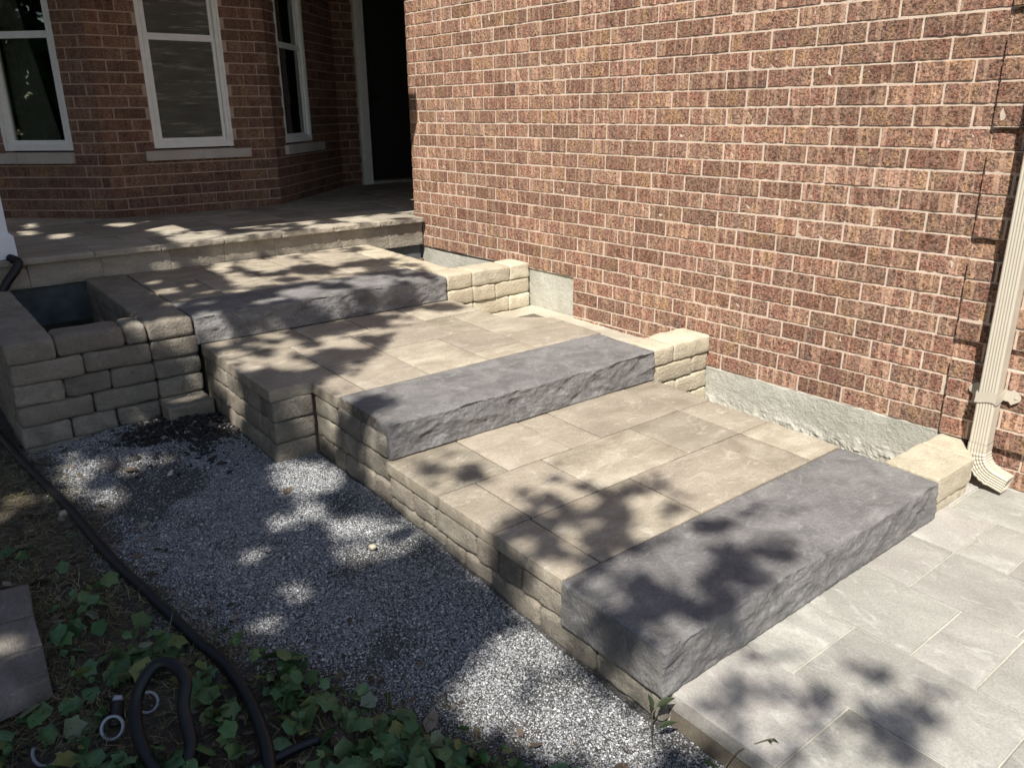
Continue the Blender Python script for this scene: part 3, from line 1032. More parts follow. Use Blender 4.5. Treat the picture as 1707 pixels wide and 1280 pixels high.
# foundation
def foundation(y0, y1, z0, z1, inset, rough_z, name='foundation'):
    ny, nzz = int((y1 - y0) / .012), max(6, int((z1 - z0) / .012))
    V, F = [], []
    for j in range(nzz + 1):
        for i in range(ny + 1):
            yy = y0 + (y1 - y0) * i / ny
            zz = z0 + (z1 - z0) * j / nzz
            low = max(0, min(1, (rough_z - zz) / .1))
            b = noise.noise(Vector((yy * 3, zz * 3, 2))) * .006 + noise.noise(Vector((yy * 60, zz * 60, 5))) * .0012
            lump = max(0, noise.noise(Vector((yy * 22, zz * 26, 8))) + .1) * .03 * low + max(0, noise.noise(Vector((yy * 60, zz * 60, 1)))) * .02 * low
            zed = zz + (noise.noise(Vector((yy * 14, 0, 1))) * .006 if j == nzz else 0)
            V.append((wx(yy) + inset - b - lump, yy, zed))
    for j in range(nzz):
        for i in range(ny):
            a = j * (ny + 1) + i
            F.append((a, a + ny + 1, a + ny + 2, a + 1))
    # top and ends
    base = len(V)
    for (yy, zz) in ((y0, z0), (y1, z0), (y1, z1), (y0, z1)):
        V.append((wx(yy) + inset + .12, yy, zz))
    top = [nzz * (ny + 1) + i for i in range(ny + 1)]
    F.append(top[::-1] + [base + 3, base + 2][::1] if False else [base + 2, base + 3] + top)
    right = [j * (ny + 1) + ny for j in range(nzz + 1)]
    F.append([base + 2] + right[::-1] + [base + 1])
    left = [j * (ny + 1) for j in range(nzz + 1)]
    F.append([base + 0] + left + [base + 3])
    return mk(name, V, F, M['concrete'], gw, smooth=False)
foundation(.12, 2.6, -.3, .156, -.003, .02)
foundation(2.478, 4.25, -.2, .4855, .014, -.1)

# soil at the bottom of the gaps beside the wall
def soil_patch(x0, x1, y0, y1, z, amp=.012, mat='soil', name='soil'):
    nx, ny = int((x1 - x0) / .02) + 1, int((y1 - y0) / .02) + 1
    V = []
    for j in range(ny + 1):
        for i in range(nx + 1):
            x, y = x0 + (x1 - x0) * i / nx, y0 + (y1 - y0) * j / ny
            zz = z(x, y) if callable(z) else z
            V.append((x, y, zz + noise.noise(Vector((x * 12, y * 12, 1))) * amp + noise.noise(Vector((x * 40, y * 40, 1))) * amp * .5))
    F = [(j * (nx + 1) + i, j * (nx + 1) + i + 1, (j + 1) * (nx + 1) + i + 1, (j + 1) * (nx + 1) + i) for j in range(ny) for i in range(nx)]
    o = mk(name, V, F, M[mat], smooth=True)
    return tag(o, kind='structure')
soil_patch(1.5, 2.05, .18, 1.45, -.09)
soil_patch(1.3, 2.03, 1.56, 2.95, lambda x, y: .20 + .02 * (y - 2) + max(0, x - 1.6) * .05, .006, 'fill', 'sand_fill')
soil_patch(1.4, 2.0, 3.0, 4.14, .20)

# ---------------------------------------------------------------- house front behind the porch
ho = empty('brick_house', (.8, 5.6, .72), 'shaded red brick house front with three sided bay and dark doorway', 'house')
Z0 = .66
ZT = 2.9
def wall_face(P0, d, length, openings, rows0=0, seed=0, flat_parts=True):
    """brick face starting at P0 running along d (unit, to the right as seen); openings (s0,s1,z0,z1)"""
    d = Vector((d[0], d[1], 0)).normalized()
    nin = Vector((-d.y, d.x, 0))
    sp = []
    nrow = int((ZT - Z0) / CO)
    for k in range(nrow):
        za = Z0 + .04 + k * CO
        zc = za + BH / 2
        off = .1125 if k % 2 else 0.0
        segs = [(0.0, length)]
        for (s0, s1, zo0, zo1) in openings:
            if za + BH > zo0 + .01 and za < zo1 - .01:
                ns = []
                for a, b in segs:
                    if s0 > a:
                        ns.append((a, min(b, s0)))
                    if s1 < b:
                        ns.append((max(a, s1), b))
                segs = [q for q in ns if q[1] - q[0] > .02]
        for a, b in segs:
            for lo, hi in run_course(0.0, length, off):
                l2_, h2_ = max(lo, a), min(hi, b)
                if h2_ - l2_ > .025:
                    sc = (l2_ + h2_) / 2
                    c = Vector((P0[0], P0[1], 0)) + d * sc
                    sp.append(((c.x, c.y, zc), (d.x, d.y), (nin.x, nin.y), round(h2_ - l2_, 2) - .0, BH))
    # mortar panels round the openings
    jm = Joined()
    def panel(s0, s1, z0, z1):
        if s1 - s0 < .005 or z1 - z0 < .005:
            return
        a = Vector((P0[0], P0[1], 0)) + nin * .0045
        pts = []
        for s_, dp in ((s0, 0), (s1, 0), (s1, .1), (s0, .1)):
            q = a + d * s_ + nin * dp
            pts.append(q)
        vv = [(q.x, q.y, z0) for q in pts] + [(q.x, q.y, z1) for q in pts]
        jm.add(vv, [(3, 2, 1, 0), (4, 5, 6, 7), (0, 1, 5, 4), (1, 2, 6, 5), (2, 3, 7, 6), (3, 0, 4, 7)], 0)
    if openings:
        (s0, s1, zo0, zo1) = openings[0]
        panel(0, s0, Z0 - .1, ZT)
        panel(s1, length, Z0 - .1, ZT)
        panel(s0, s1, Z0 - .1, zo0)
        panel(s0, s1, zo1, ZT)
    else:
        panel(0, length, Z0 - .1, ZT)
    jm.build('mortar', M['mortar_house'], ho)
    return sp

BX0, BX1, BY = .13, 1.462, 5.6
s45 = math.sqrt(.5)
sp = []
WZ0, WZ1 = 1.205, 2.72
c_open = (.36, .98, WZ0, WZ1)                      # x .49 .. 1.11
sp += wall_face((BX0, BY), (1, 0), BX1 - BX0, [c_open])
LL = 1.75
lP = (BX0 - s45 * LL, BY + s45 * LL)
l_open = (LL - .80, LL - .245, WZ0, WZ1)
sp += wall_face(lP, (s45, -s45), LL, [l_open])
r_open = (.245, .915, WZ0, WZ1)
sp += wall_face((BX1, BY), (s45, s45), 1.75, [r_open])
DY = BY + s45 * 1.75
DX = BX1 + s45 * 1.75
sp += wall_face((DX, DY), (1, 0), 2.93 - DX, [])
sp += wall_face((-4.0, DY + .02), (1, 0), 4.0 + lP[0], [])
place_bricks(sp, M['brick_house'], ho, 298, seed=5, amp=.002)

def frame_vf(fr, s0, s1, z0, z1, w, dep0, dep1):
    """four bars of a rectangular frame in the local frame fr = (P0, d, nin)"""
    P0, d, nin = fr
    v, f = [], []
    def bar(a0, a1, b0, b1):
        base = len(v)
        for (s_, z_) in ((a0, b0), (a1, b0), (a1, b1), (a0, b1)):
            q = P0 + d * s_ + nin * dep0
            v.append((q.x, q.y, z_))
        for (s_, z_) in ((a0, b0), (a1, b0), (a1, b1), (a0, b1)):
            q = P0 + d * s_ + nin * dep1
            v.append((q.x, q.y, z_))
        for q in ((0, 1, 2, 3), (7, 6, 5, 4), (0, 4, 5, 1), (1, 5, 6, 2), (2, 6, 7, 3), (3, 7, 4, 0)):
            f.append([base + i for i in q])
    bar(s0, s0 + w, z0, z1)
    bar(s1 - w, s1, z0, z1)
    bar(s0 + w, s1 - w, z0, z0 + w)
    bar(s0 + w, s1 - w, z1 - w, z1)
    return v, f

def window(P0, d, op, sill, label, curtain=None, screen=True):
    d = Vector((d[0], d[1], 0)).normalized()
    nin = Vector((-d.y, d.x, 0))
    P0 = Vector((P0[0], P0[1], 0))
    fr = (P0, d, nin)
    s0, s1, z0, z1 = op
    z0 += .012
    c = P0 + d * (s0 + s1) / 2
    v, f = frame_vf(fr, s0, s1, z0, z1, .05, .012, .09)
    wn_ = mk('window', v, f, M['white'], ho, origin=(c.x, c.y, z0))
    if label:
        wn_['label'] = label
    # stepped outer trim
    v, f = frame_vf(fr, s0 + .001, s1 - .001, z0 + .001, z1, .02, .004, .0118)
    mk('trim', v, f, M['white'], wn_)
    v, f = frame_vf(fr, s0 + .034, s1 - .034, z0 + .034, z1 - .034, .014, .006, .0115)
    mk('bead', v, f, M['white'], wn_)
    zr = 2.02
    a, b = s0 + .05, s1 - .05
    v, f = frame_vf(fr, a, b, z0 + .05, zr, .024, .03, .06)
    mk('sash', v, f, M['white'], wn_)
    v, f = frame_vf(fr, a, b, zr, z1 - .05, .024, .038, .075)
    mk('sash', v, f, M['white'], wn_)
    def pane(name, za, zb, dep, mat, a_=a + .02, b_=b - .02):
        q = [P0 + d * s_ + nin * dep for s_ in (a_, b_, b_, a_)]
        zz = (za, za, zb, zb)
        q2 = [P0 + d * s_ + nin * (dep + .004) for s_ in (a_, b_, b_, a_)]
        v = [(p.x, p.y, z_) for p, z_ in zip(q, zz)] + [(p.x, p.y, z_) for p, z_ in zip(q2, zz)]
        mk(name, v, [(0, 1, 2, 3), (7, 6, 5, 4), (0, 4, 5, 1), (1, 5, 6, 2), (2, 6, 7, 3), (3, 7, 4, 0)], mat, wn_)
    pane('pane', z0 + .07, zr - .02, .048, M['glass'])
    pane('pane', zr + .02, z1 - .07, .058, M['glass'])
    if screen:
        pane('screen', z0 + .07, zr - .02, .043, M['screen'])
        pane('screen', zr + .02, z1 - .07, .053, M['screen'])
    # shallow near-black box; the unlit room's darkness is put into its colour
    v, f = [], []
    for dep in (.1, .75):
        for (s_, z_) in ((s0 - .03, z0 - .03), (s1 + .03, z0 - .03), (s1 + .03, z1 + .03), (s0 - .03, z1 + .03)):
            q = P0 + d * s_ + nin * dep
            v.append((q.x, q.y, z_))
    mk('room', v, [(4, 5, 6, 7), (0, 1, 5, 4), (1, 2, 6, 5), (2, 3, 7, 6), (3, 0, 4, 7)], M['room'], wn_)
    if curtain:
        ca, cb, top_w, bot_w = curtain
        v, f = [], []
        n1, n2 = 28, 10
        for j in range(n2 + 1):
            t = j / n2
            w_ = bot_w + (top_w - bot_w) * t
            for i in range(n1 + 1):
                s_ = ca + w_ * i / n1
                q = P0 + d * s_ + nin * (.14 + .018 * math.sin(i * 1.7))
                v.append((q.x, q.y, z0 + .02 + (z1 - z0 - .04) * t))
        for j in range(n2):
            for i in range(n1):
                k = j * (n1 + 1) + i
                f.append((k, k + 1, k + n1 + 2, k + n1 + 1))
        mk('curtain', v, f, M['curtain'], wn_, smooth=True)
    # projecting sill
    sa, sb, za, zb = sill
    v, f = [], []
    xs = [sa, (sa + sb) / 2 + .02, sb]
    q0 = len(xs)
    for a_, b_ in zip(xs[:-1], xs[1:]):
        base = len(v)
        for dep in (-.035, .06):
            for (s_, z_) in ((a_ + .0015, za), (b_ - .0015, za), (b_ - .0015, zb), (a_ + .0015, zb)):
                q = P0 + d * s_ + nin * dep
                v.append((q.x, q.y, z_ - (.004 if dep < 0 and z_ == zb else 0)))
        for q in ((0, 1, 2, 3), (7, 6, 5, 4), (0, 4, 5, 1), (1, 5, 6, 2), (2, 6, 7, 3), (3, 7, 4, 0)):
            f.append([base + i for i in q])
    mk('sill', v, f, M['sill'], wn_)
window((BX0, BY), (1, 0), c_open, (.28, 1.105, 1.13, 1.203), 'middle white bay window with grey insect screens')
window(lP, (s45, -s45), l_open, (LL - 1.17, LL - .245, 1.125, 1.203), 'left bay window, partly cut by the photo edge, with a pale curtain', curtain=(LL - .75, LL, .1, .34), screen=False)
window((BX1, BY), (s45, s45), r_open, (.2, 1.16, 1.125, 1.203), 'right bay window in deep shade', curtain=(.3, .5, .3, .3), screen=False)
# doorway: white jamb and dark door
jm_v, jm_f = box_vf(2.945, 3.055, DY - .015, DY + .1, Z0, 2.85)
dw = mk('door', [(x, y, z) for x, y, z in box_vf(3.06, 4.0, DY + .16, DY + .2, Z0, 2.82)[0]], box_vf(0, 1, 0, 1, 0, 1)[1], M['door'], ho)
mk('door_jamb', jm_v, jm_f, M['white'], dw)
v, f = box_vf(2.965, 3.035, DY - .024, DY - .0155, Z0, 2.85)
mk('jamb_bead', v, f, M['white'], dw)
for (z0, z1) in ((.95, 1.5), (1.62, 2.5)):
    for (a, b) in ((3.2, 3.46), (3.58, 3.84)):
        v, f = box_vf(a, b, DY + .15, DY + .1595, z0, z1)
        mk('door_panel', v, f, M['door'], dw)
def poly_roof():  # unseen porch roof; outline stepped back to keep its shadow off the garage wall
    P = [(-1.02, 3.47), (1.02, 3.47), (1.02, 4.2), (4.4, 4.2), (4.4, 8.2), (-1.02, 8.2)]
    n = len(P)
    v = [(x, y, ZT) for x, y in P] + [(x, y, ZT + .18) for x, y in P]
    return v, [list(range(n))[::-1], list(range(n, 2 * n))] + [(i, (i + 1) % n, (i + 1) % n + n, i + n) for i in range(n)]
vv, ff = tube_vf([(3.14, DY + .15, 1.62), (3.14, DY + .09, 1.62), (3.24, DY + .09, 1.62)], .012, 10)
mk('handle', vv, ff, M['black'], dw)
v, f = box_vf(3.06, 4.0, DY - .02, DY + .16, Z0, .745)
mk('threshold', v, f, M['sill'], dw)
box('side_wall', 4.15, 4.25, 4.24, DY + .3, .2, ZT, M['mortar_house'], ho)
box('side_wall', 4.0, 4.15, DY + .0, DY + .1, .2, ZT, M['mortar_house'], ho)
mk('porch_roof', *poly_roof(), M['soffit'], ho)

# the white post at the far left of the porch
pc = empty('porch_post', (-.87, 4.23, .6 + T(4.23)), 'white square porch post with a flared base at the left edge of the porch', 'post')
zb = .6 + T(4.23)
box('shaft', -.965, -.765, 4.13, 4.33, zb + .14, ZT, M['white_post'], pc)
v = []
for z_, h_ in ((zb + .002, .122), (zb + .125, .12), (zb + .14, .108)):
    v += [(-.865 - h_, 4.23 - h_, z_), (-.865 + h_, 4.23 - h_, z_), (-.865 + h_, 4.23 + h_, z_), (-.865 - h_, 4.23 + h_, z_)]
mk('base_trim', v, [(3, 2, 1, 0)] + [(a * 4 + i, a * 4 + (i + 1) % 4, a * 4 + 4 + (i + 1) % 4, a * 4 + 4 + i) for a in range(2) for i in range(4)] + [(8, 9, 10, 11)], M['white_post'], pc)

# ---------------------------------------------------------------- downspout
ds = empty('downspout', (1.96, .04, 0), 'cream ribbed metal downspout with a curved shoe, strapped to the brick corner', 'downspout')
PX0, PX1, PY0, PY1 = 1.905, 1.978, -.004, .064
def spout_section():
    """closed outline of the fluted rectangular pipe, in (x, y) about its centre"""
    cx, cy = (PX0 + PX1) / 2, (PY0 + PY1) / 2
    hx, hy = (PX1 - PX0) / 2, (PY1 - PY0) / 2
    out = []
    r = .008
    # face to -x with flutes
    n = 30
    for i in range(n + 1):
        t = -1 + 2 * i / n
        yy = -t * (hy - r)
        fl = .0028 * (0.5 - 0.5 * math.cos(2 * math.pi * (i / n) * 5))
        out.append((-hx + fl, yy))
    out.append((-hx + r * .3, -hy + r * .3))
    for i in range(7):
        t = i / 6
        out.append((-hx + r + (2 * hx - 2 * r) * t, -hy + .0012 * math.sin(math.pi * t)))
    out.append((hx - r * .3, -hy + r * .3))
    out.append((hx, -hy + r))
    out.append((hx, hy - r))
    out.append((hx - r * .3, hy - r * .3))
    out.append((hx - r, hy))
    out.append((-hx + r, hy))
    out.append((-hx + r * .3, hy - r * .3))
    return out
SEC = spout_section()
def sweep(name, frames, parent, mat, open_end=True, wob=None):
    """frames: (centre, u axis for section x, v axis for section y, scale)"""
    v, f = [], []
    n = len(SEC)
    for (c, ux, uy, sc) in frames:
        for (a, b) in SEC:
            q = c + ux * a * sc + uy * b * sc
            v.append(tuple(q))
    for i in range(len(frames) - 1):
        for k in range(n):
            k2 = (k + 1) % n
            f.append((i * n + k, i * n + k2, (i + 1) * n + k2, (i + 1) * n + k))
    return mk(name, v, f, mat, parent, smooth=True)
CX, CY = (PX0 + PX1) / 2, (PY0 + PY1) / 2
X_, Y_ = Vector((1, 0, 0)), Vector((0, 1, 0))
sweep('pipe', [(Vector((CX, CY, z_)), X_, Y_, 1.0) for z_ in (.19, .8, 1.6, 2.9)], ds, M['spout'])
# corrugated elbow turning towards the street
fr = []
z_top = .19
for i in range(6):
    fr.append((Vector((CX, CY, z_top - i * .006)), X_, Y_, 1.05))
RB = .095
A = R(75)
c0 = Vector((CX, CY - RB, z_top - .04))
nst = 46
for i in range(nst + 1):
    a = A * i / nst
    ctr = c0 + Vector((0, RB * math.cos(a), -RB * math.sin(a)))
    yv = Vector((0, math.cos(a), -math.sin(a)))
    w = 1.0 + .085 * abs(math.sin(math.pi * i / nst * 7.0))
    fr.append((ctr, X_, yv, w))
end = fr[-1][0]
dirn = Vector((0, -math.sin(A), -math.cos(A)))
yv = Vector((0, math.cos(A), -math.sin(A)))
for s_ in (.005, .03, .056):
    fr.append((end + dirn * s_, X_, yv, 1.0))
# inside wall so that the mouth shows a thickness
for s_, sc in ((.056, .94), (.0, .94)):
    fr.append((end + dirn * s_, X_, yv, sc))
sweep('elbow', fr, ds, M['spout'])
# strap with pointed ears and a screw
zs = .385
v, f = [], []
def strap_pt(p, z0, z1):
    v.append((p[0], p[1], z0)); v.append((p[0], p[1], z1))
rim = [(PX1 + .008, PY1 + .004), (PX0 - .0035, PY1 + .0035), (PX0 - .0035, PY0 - .0035), (PX1 + .008, PY0 - .0035)]
pathp = []
for a, b in zip(rim[:-1], rim[1:]):
    for i in range(6):
        t = i / 5
        pathp.append((a[0] + (b[0] - a[0]) * t, a[1] + (b[1] - a[1]) * t))
for i, q in enumerate(pathp):
    wv = .006 * math.sin(i * .8)
    strap_pt(q, zs - .021 + wv, zs + .021 + wv)
for i in range(len(pathp) - 1):
    f.append((2 * i, 2 * i + 2, 2 * i + 3, 2 * i + 1))
st = mk('strap', v, f, M['spout'], ds)
so = st.modifiers.new('thick', 'SOLIDIFY'); so.thickness = .002
for k in (-1, 1):
    v, f = [], []
    xb = PX1 + .01
    y_in = PY0 - .003 if k < 0 else PY1 + .003
    outl = [(0, .02), (.018, .02), (.028, .032), (.055, .012), (.06, 0), (.055, -.012), (.028, -.032), (.018, -.02), (0, -.02)]
    for dx in (0, .003):
        for (a, b) in outl:
            v.append((xb + dx - .006, y_in + k * a, zs + b))
    n = len(outl)
    f = [list(range(n)), list(range(n, 2 * n))[::-1]] + [(i, i + n, (i + 1) % n + n, (i + 1) % n) for i in range(n)]
    ear = mk('strap_ear', v, f, M['spout'], ds)
    vv, ff = tube_vf([(xb - .009, y_in + k * .042, zs), (xb - .001, y_in + k * .042, zs)], .005, 10)
    mk('screw', vv, ff, M['spout'], ear)

# ---------------------------------------------------------------- vectorised scatter helpers
def rot_mats(n, tilt):
    yaw = rng.uniform(0, 2 * np.pi, n)
    ax = rng.uniform(0, 2 * np.pi, n)
    ti = np.abs(rng.normal(0, tilt, n))
    cz, sz = np.cos(yaw), np.sin(yaw)
    Rz = np.zeros((n, 3, 3)); Rz[:, 0, 0] = cz; Rz[:, 0, 1] = -sz; Rz[:, 1, 0] = sz; Rz[:, 1, 1] = cz; Rz[:, 2, 2] = 1
    kx, ky = np.cos(ax), np.sin(ax)
    c, s = np.cos(ti), np.sin(ti)
    Rt = np.zeros((n, 3, 3))
    Rt[:, 0, 0] = c + kx * kx * (1 - c); Rt[:, 0, 1] = kx * ky * (1 - c); Rt[:, 0, 2] = ky * s
    Rt[:, 1, 0] = kx * ky * (1 - c); Rt[:, 1, 1] = c + ky * ky * (1 - c); Rt[:, 1, 2] = -kx * s
    Rt[:, 2, 0] = -ky * s; Rt[:, 2, 1] = kx * s; Rt[:, 2, 2] = c
    return Rt @ Rz

def scatter(name, base_v, base_f, pos, Rm, scale, mat, parent=None, rnd=None, kind='stuff', origin=(0, 0, 0)):
    """one joined mesh of many small pieces; scale (n,) or (n,3)"""
    n, k = len(pos), len(base_v)
    sc = scale[:, None] if scale.ndim == 1 else scale
    V = base_v[None, :, :] * sc[:, None, :]
    V = np.einsum('nij,nkj->nki', Rm, V) + pos[:, None, :]
    V = V.reshape(-1, 3) - np.array(origin)
    tri = np.array(base_f)
    F = (tri[None] + (np.arange(n) * k)[:, None, None]).reshape(-1, tri.shape[1])
    me = bpy.data.meshes.new(name)
    me.vertices.add(len(V)); me.vertices.foreach_set('co', V.astype(np.float32).ravel())
    m_, w = F.shape
    me.loops.add(m_ * w); me.loops.foreach_set('vertex_index', F.astype(np.int32).ravel())
    me.polygons.add(m_)
    me.polygons.foreach_set('loop_start', np.arange(0, m_ * w, w, dtype=np.int32))
    me.polygons.foreach_set('loop_total', np.full(m_, w, np.int32))
    me.update(calc_edges=True)
    if rnd is None:
        rnd = rng.random(n)
    a = me.attributes.new('piece', 'FLOAT', 'FACE')
    a.data.foreach_set('value', np.repeat(rnd, len(tri)).astype(np.float32))
    me.materials.append(mat)
    o = bpy.data.objects.new(name, me)
    COL.objects.link(o)
    if parent:
        put(o, origin, parent)
    else:
        o.location = origin
    if kind:
        o['kind'] = kind
    return o

OCT_V = np.array([(1, 0, 0), (0, 1, 0), (-1, 0, 0), (0, -1, 0), (.15, .1, 1), (-.1, -.15, -1)], float)
OCT_F = [(0, 1, 4), (1, 2, 4), (2, 3, 4), (3, 0, 4), (1, 0, 5), (2, 1, 5), (3, 2, 5), (0, 3, 5)]

def in_stone(x, y):
    """true where the steps, landings or planter stand"""
    a = (x > -.005) & (y > -.0)
    a |= (x > .03) & (y <= 0)
    a |= (x > -.192) & (y > 2.03)
    a |= (x > -1.03) & (y > 2.87)
    return a

def smooth_noise(x, y, s, seed):
    return np.array([noise.noise(Vector((a * s, b * s, seed))) for a, b in zip(x, y)])

# gravel chips, thinning out towards the earth on the left
n = 330000
x = rng.uniform(-1.25, .06, n)
y = rng.uniform(-.75, 3.02, n) 
d = x - gravel_edge(y)
p_ = np.clip(.5 + d / .22, 0.0, 1)
keep = (rng.random(n) < p_ * np.clip(1.25 - (y - .2) * .12, .7, 1.2)) & ~in_stone(x, y)
x, y, d = x[keep], y[keep], d[keep]
mul = np.exp(-(((x + .33) / .17) ** 2 + ((y - 2.62) / .2) ** 2))
keep = rng.random(len(x)) > mul * .9
x, y, d = x[keep], y[keep], d[keep]
ns = smooth_noise(x, y, 5, 4)
keep = rng.random(len(x)) < np.clip(.72 + ns * 1.9 + smooth_noise(x, y, 2.2, 9) * 1.6 + d * 1.1, 0.1, 1)
x, y = x[keep], y[keep]
n = len(x)
sz = rng.gamma(3, .00048, n) + .0011
z = gz(x, y) + smooth_noise(x, y, 5, 0) * .012 + smooth_noise(x, y, 19, 3) * .005 + sz * .4
S3 = np.stack([sz * rng.uniform(.9, 1.7, n), sz * rng.uniform(.7, 1.1, n), sz * rng.uniform(.45, .9, n)], 1)
gr = scatter('gravel', OCT_V, OCT_F, np.stack([x, y, z], 1), rot_mats(n, .45), S3, M['chip'])
tag(gr, 'pale limestone chip gravel bed beside the steps', 'gravel')

# dark mulch clods by the planter corner
n = 2600
x = rng.normal(-.36, .15, n); y = rng.normal(2.66, .17, n)
k2 = ~in_stone(x, y) & (x > -.75)
x, y = x[k2], y[k2]
n = len(x)
hm = .035 * np.exp(-(((x + .34) / .16) ** 2 + ((y - 2.68) / .15) ** 2))
sz = rng.gamma(3, .0022, n) + .002
S3 = np.stack([sz * rng.uniform(.8, 1.8, n), sz, sz * rng.uniform(.4, .9, n)], 1)
mu = scatter('mulch', OCT_V, OCT_F, np.stack([x, y, gz(x, y) + hm * rng.random(n) ** .5 + .002], 1), rot_mats(n, .6), S3, M['clod'])
tag(mu, 'dark crumbly mulch heaped at the planter foot', 'mulch')
V_, F_ = [], []
for j in range(19):
    for i in range(23):
        xx, yy = -.72 + i * .0245, 2.36 + j * .0285
        hh = .03 * math.exp(-(((xx + .34) / .16) ** 2 + ((yy - 2.68) / .15) ** 2)) - .012 + noise.noise(Vector((xx * 30, yy * 30, 0))) * .006
        V_.append((xx, yy, float(gz(xx, yy)) + hh))
F_ = [(j * 23 + i, j * 23 + i + 1, (j + 1) * 23 + i + 1, (j + 1) * 23 + i) for j in range(18) for i in range(22)]
mo = mk('mulch_heap', V_, F_, M['dark_soil'], smooth=True)
tag(mo, kind='structure')

# dead leaves and crumbs of earth on the bare ground
n = 3600
x = rng.uniform(-2.1, -.1, n); y = rng.uniform(-.3, 3.4, n)
d = x - gravel_edge(y)
k2 = (rng.random(n) < np.clip(.7 - d / .25, .02, 1)) & ~in_stone(x, y)
x, y = x[k2], y[k2]
n = len(x)
sz = rng.gamma(2.5, .004, n) + .003
LIT_V = np.array([(-1, 0, 0), (-.3, .5, .12), (.5, .42, .05), (1.1, 0, .2), (.4, -.5, .1), (-.4, -.45, .02)], float)
LIT_F = [(0, 1, 5), (1, 2, 5), (2, 4, 5), (2, 3, 4)]
lt = scatter('leaf_litter', LIT_V, LIT_F, np.stack([x, y, gz(x, y) + .006 + rng.random(n) * .008], 1), rot_mats(n, .45), sz, M['litter'])
tag(lt, 'brown leaf litter and crumbs on the bare earth', 'leaf litter')

# straw and thin grass
def blades(name, n, region, length, col_shift, mat, lay=0.35, width=.0012):
    xs, ys = [], []
    while len(xs) < n:
        a, b = rng.uniform(*region[0]), rng.uniform(*region[1])
        dd = a - float(gravel_edge(b))
        if in_stone(np.array([a]), np.array([b]))[0]:
            continue
        pk = min(1, max(0.0, .55 - dd / .14)) * (0.35 + 0.65 * (noise.noise(Vector((a * 3, b * 3, 7))) > -.15))
        if rng.random() < pk:
            xs.append(a); ys.append(b)
    V = np.zeros((n, 8, 3))
    for i in range(n):
        a, b = xs[i], ys[i]
        yaw = rng.uniform(0, 2 * np.pi); L = length * rng.uniform(.4, 1.4)
        el = rng.uniform(0, lay); cv = rng.normal(0, .5)
        px, py, pz = a, b, float(gz(a, b)) + .004 + rng.random() * .015
        for s_ in range(4):
            wx_, wy_ = -math.sin(yaw) * width * (1 - s_ * .27), math.cos(yaw) * width * (1 - s_ * .27)
            V[i, 2 * s_] = (px + wx_, py + wy_, pz); V[i, 2 * s_ + 1] = (px - wx_, py - wy_, pz)
            px += math.cos(yaw) * L / 3 * math.cos(el); py += math.sin(yaw) * L / 3 * math.cos(el); pz += L / 3 * math.sin(el)
            yaw += cv; el -= .3
            if pz < float(gz(a, b)):
                pz = float(gz(a, b)) + .002
    F = (np.array([(0, 1, 3, 2), (2, 3, 5, 4), (4, 5, 7, 6)])[None] + (np.arange(n) * 8)[:, None, None]).reshape(-1, 4)
    me = bpy.data.meshes.new(name)
    me.from_pydata(V.reshape(-1, 3).tolist(), [], F.tolist())
    at = me.attributes.new('piece', 'FLOAT', 'FACE')
    at.data.foreach_set('value', np.repeat((rng.random(n) * .75 + col_shift) % 1, 3).astype(np.float32))
    me.materials.append(mat)
    o = bpy.data.objects.new(name, me)
    COL.objects.link(o)
    o['kind'] = 'stuff'
    return o
tag(blades('dry_grass', 11000, ((-1.9, -.6), (.9, 3.4)), .05, .2, M['straw']), 'dry straw-like grass beside the pipe', 'grass')
tag(blades('ground_stems', 5200, ((-1.8, .1), (-.5, 1.6)), .06, .0, M['straw'], lay=.9), 'tangled thin stems under the ivy', 'grass')

# ---------------------------------------------------------------- ivy
def ivy_leaf_mesh(var):
    rs = random.Random(var)
    pts = []
    # five lobes, tip at +y, stalk at the origin
    lob = [(-118, .62), (-88, .48), (-58, .86), (-32, .56), (0, 1.08), (32, .56), (58, .86), (88, .48), (118, .62), (155, .38)]
    ang0 = rs.uniform(-6, 6)
    rnd_ = rs.uniform(.3, 1.5)
    outer = []
    for a, r_ in lob:
        r_ = r_ * (1 - rnd_ * .4) + .72 * rnd_ * .4
        outer.append((math.sin(R(a + ang0)) * r_ * rs.uniform(.93, 1.07), math.cos(R(a + ang0)) * r_ * rs.uniform(.93, 1.07)))
    cup = rs.uniform(-.1, .4)
    fold = rs.uniform(.0, .35)
    def zz(x, y):
        return -cup * (x * x + y * y) + fold * abs(x) * .6 + .07 * math.sin(5 * x + var) * math.cos(4 * y)
    V = [(0, 0, zz(0, 0))] + [(x * .52, y * .52, zz(x * .52, y * .52) - .02) for x, y in outer] + [(x, y, zz(x, y)) for x, y in outer]
    V.append((0, -.02, 0))
    nO = len(outer)
    F = []
    for i in range(nO - 1):
        F.append((0, 1 + i + 1, 1 + i))
        F.append((1 + i, 1 + i + 1, 1 + nO + i + 1, 1 + nO + i))
    F.append((0, 1, nO))
    F.append((nO, 1, 1 + nO, 2 * nO))
    me = bpy.data.meshes.new('leaf')
    me.from_pydata(V[:-1], [], F)
    me.materials.append(M['leaf'])
    me.polygons.foreach_set('use_smooth', [True] * len(me.polygons))
    return me
LM = [ivy_leaf_mesh(i) for i in range(14)]
iv = empty('ivy', (-.9, .4, -.08), 'dark green ivy creeping over the ground along the near edge of the gravel', 'plant')
cand = []
tries = 0
irs = random.Random(5)
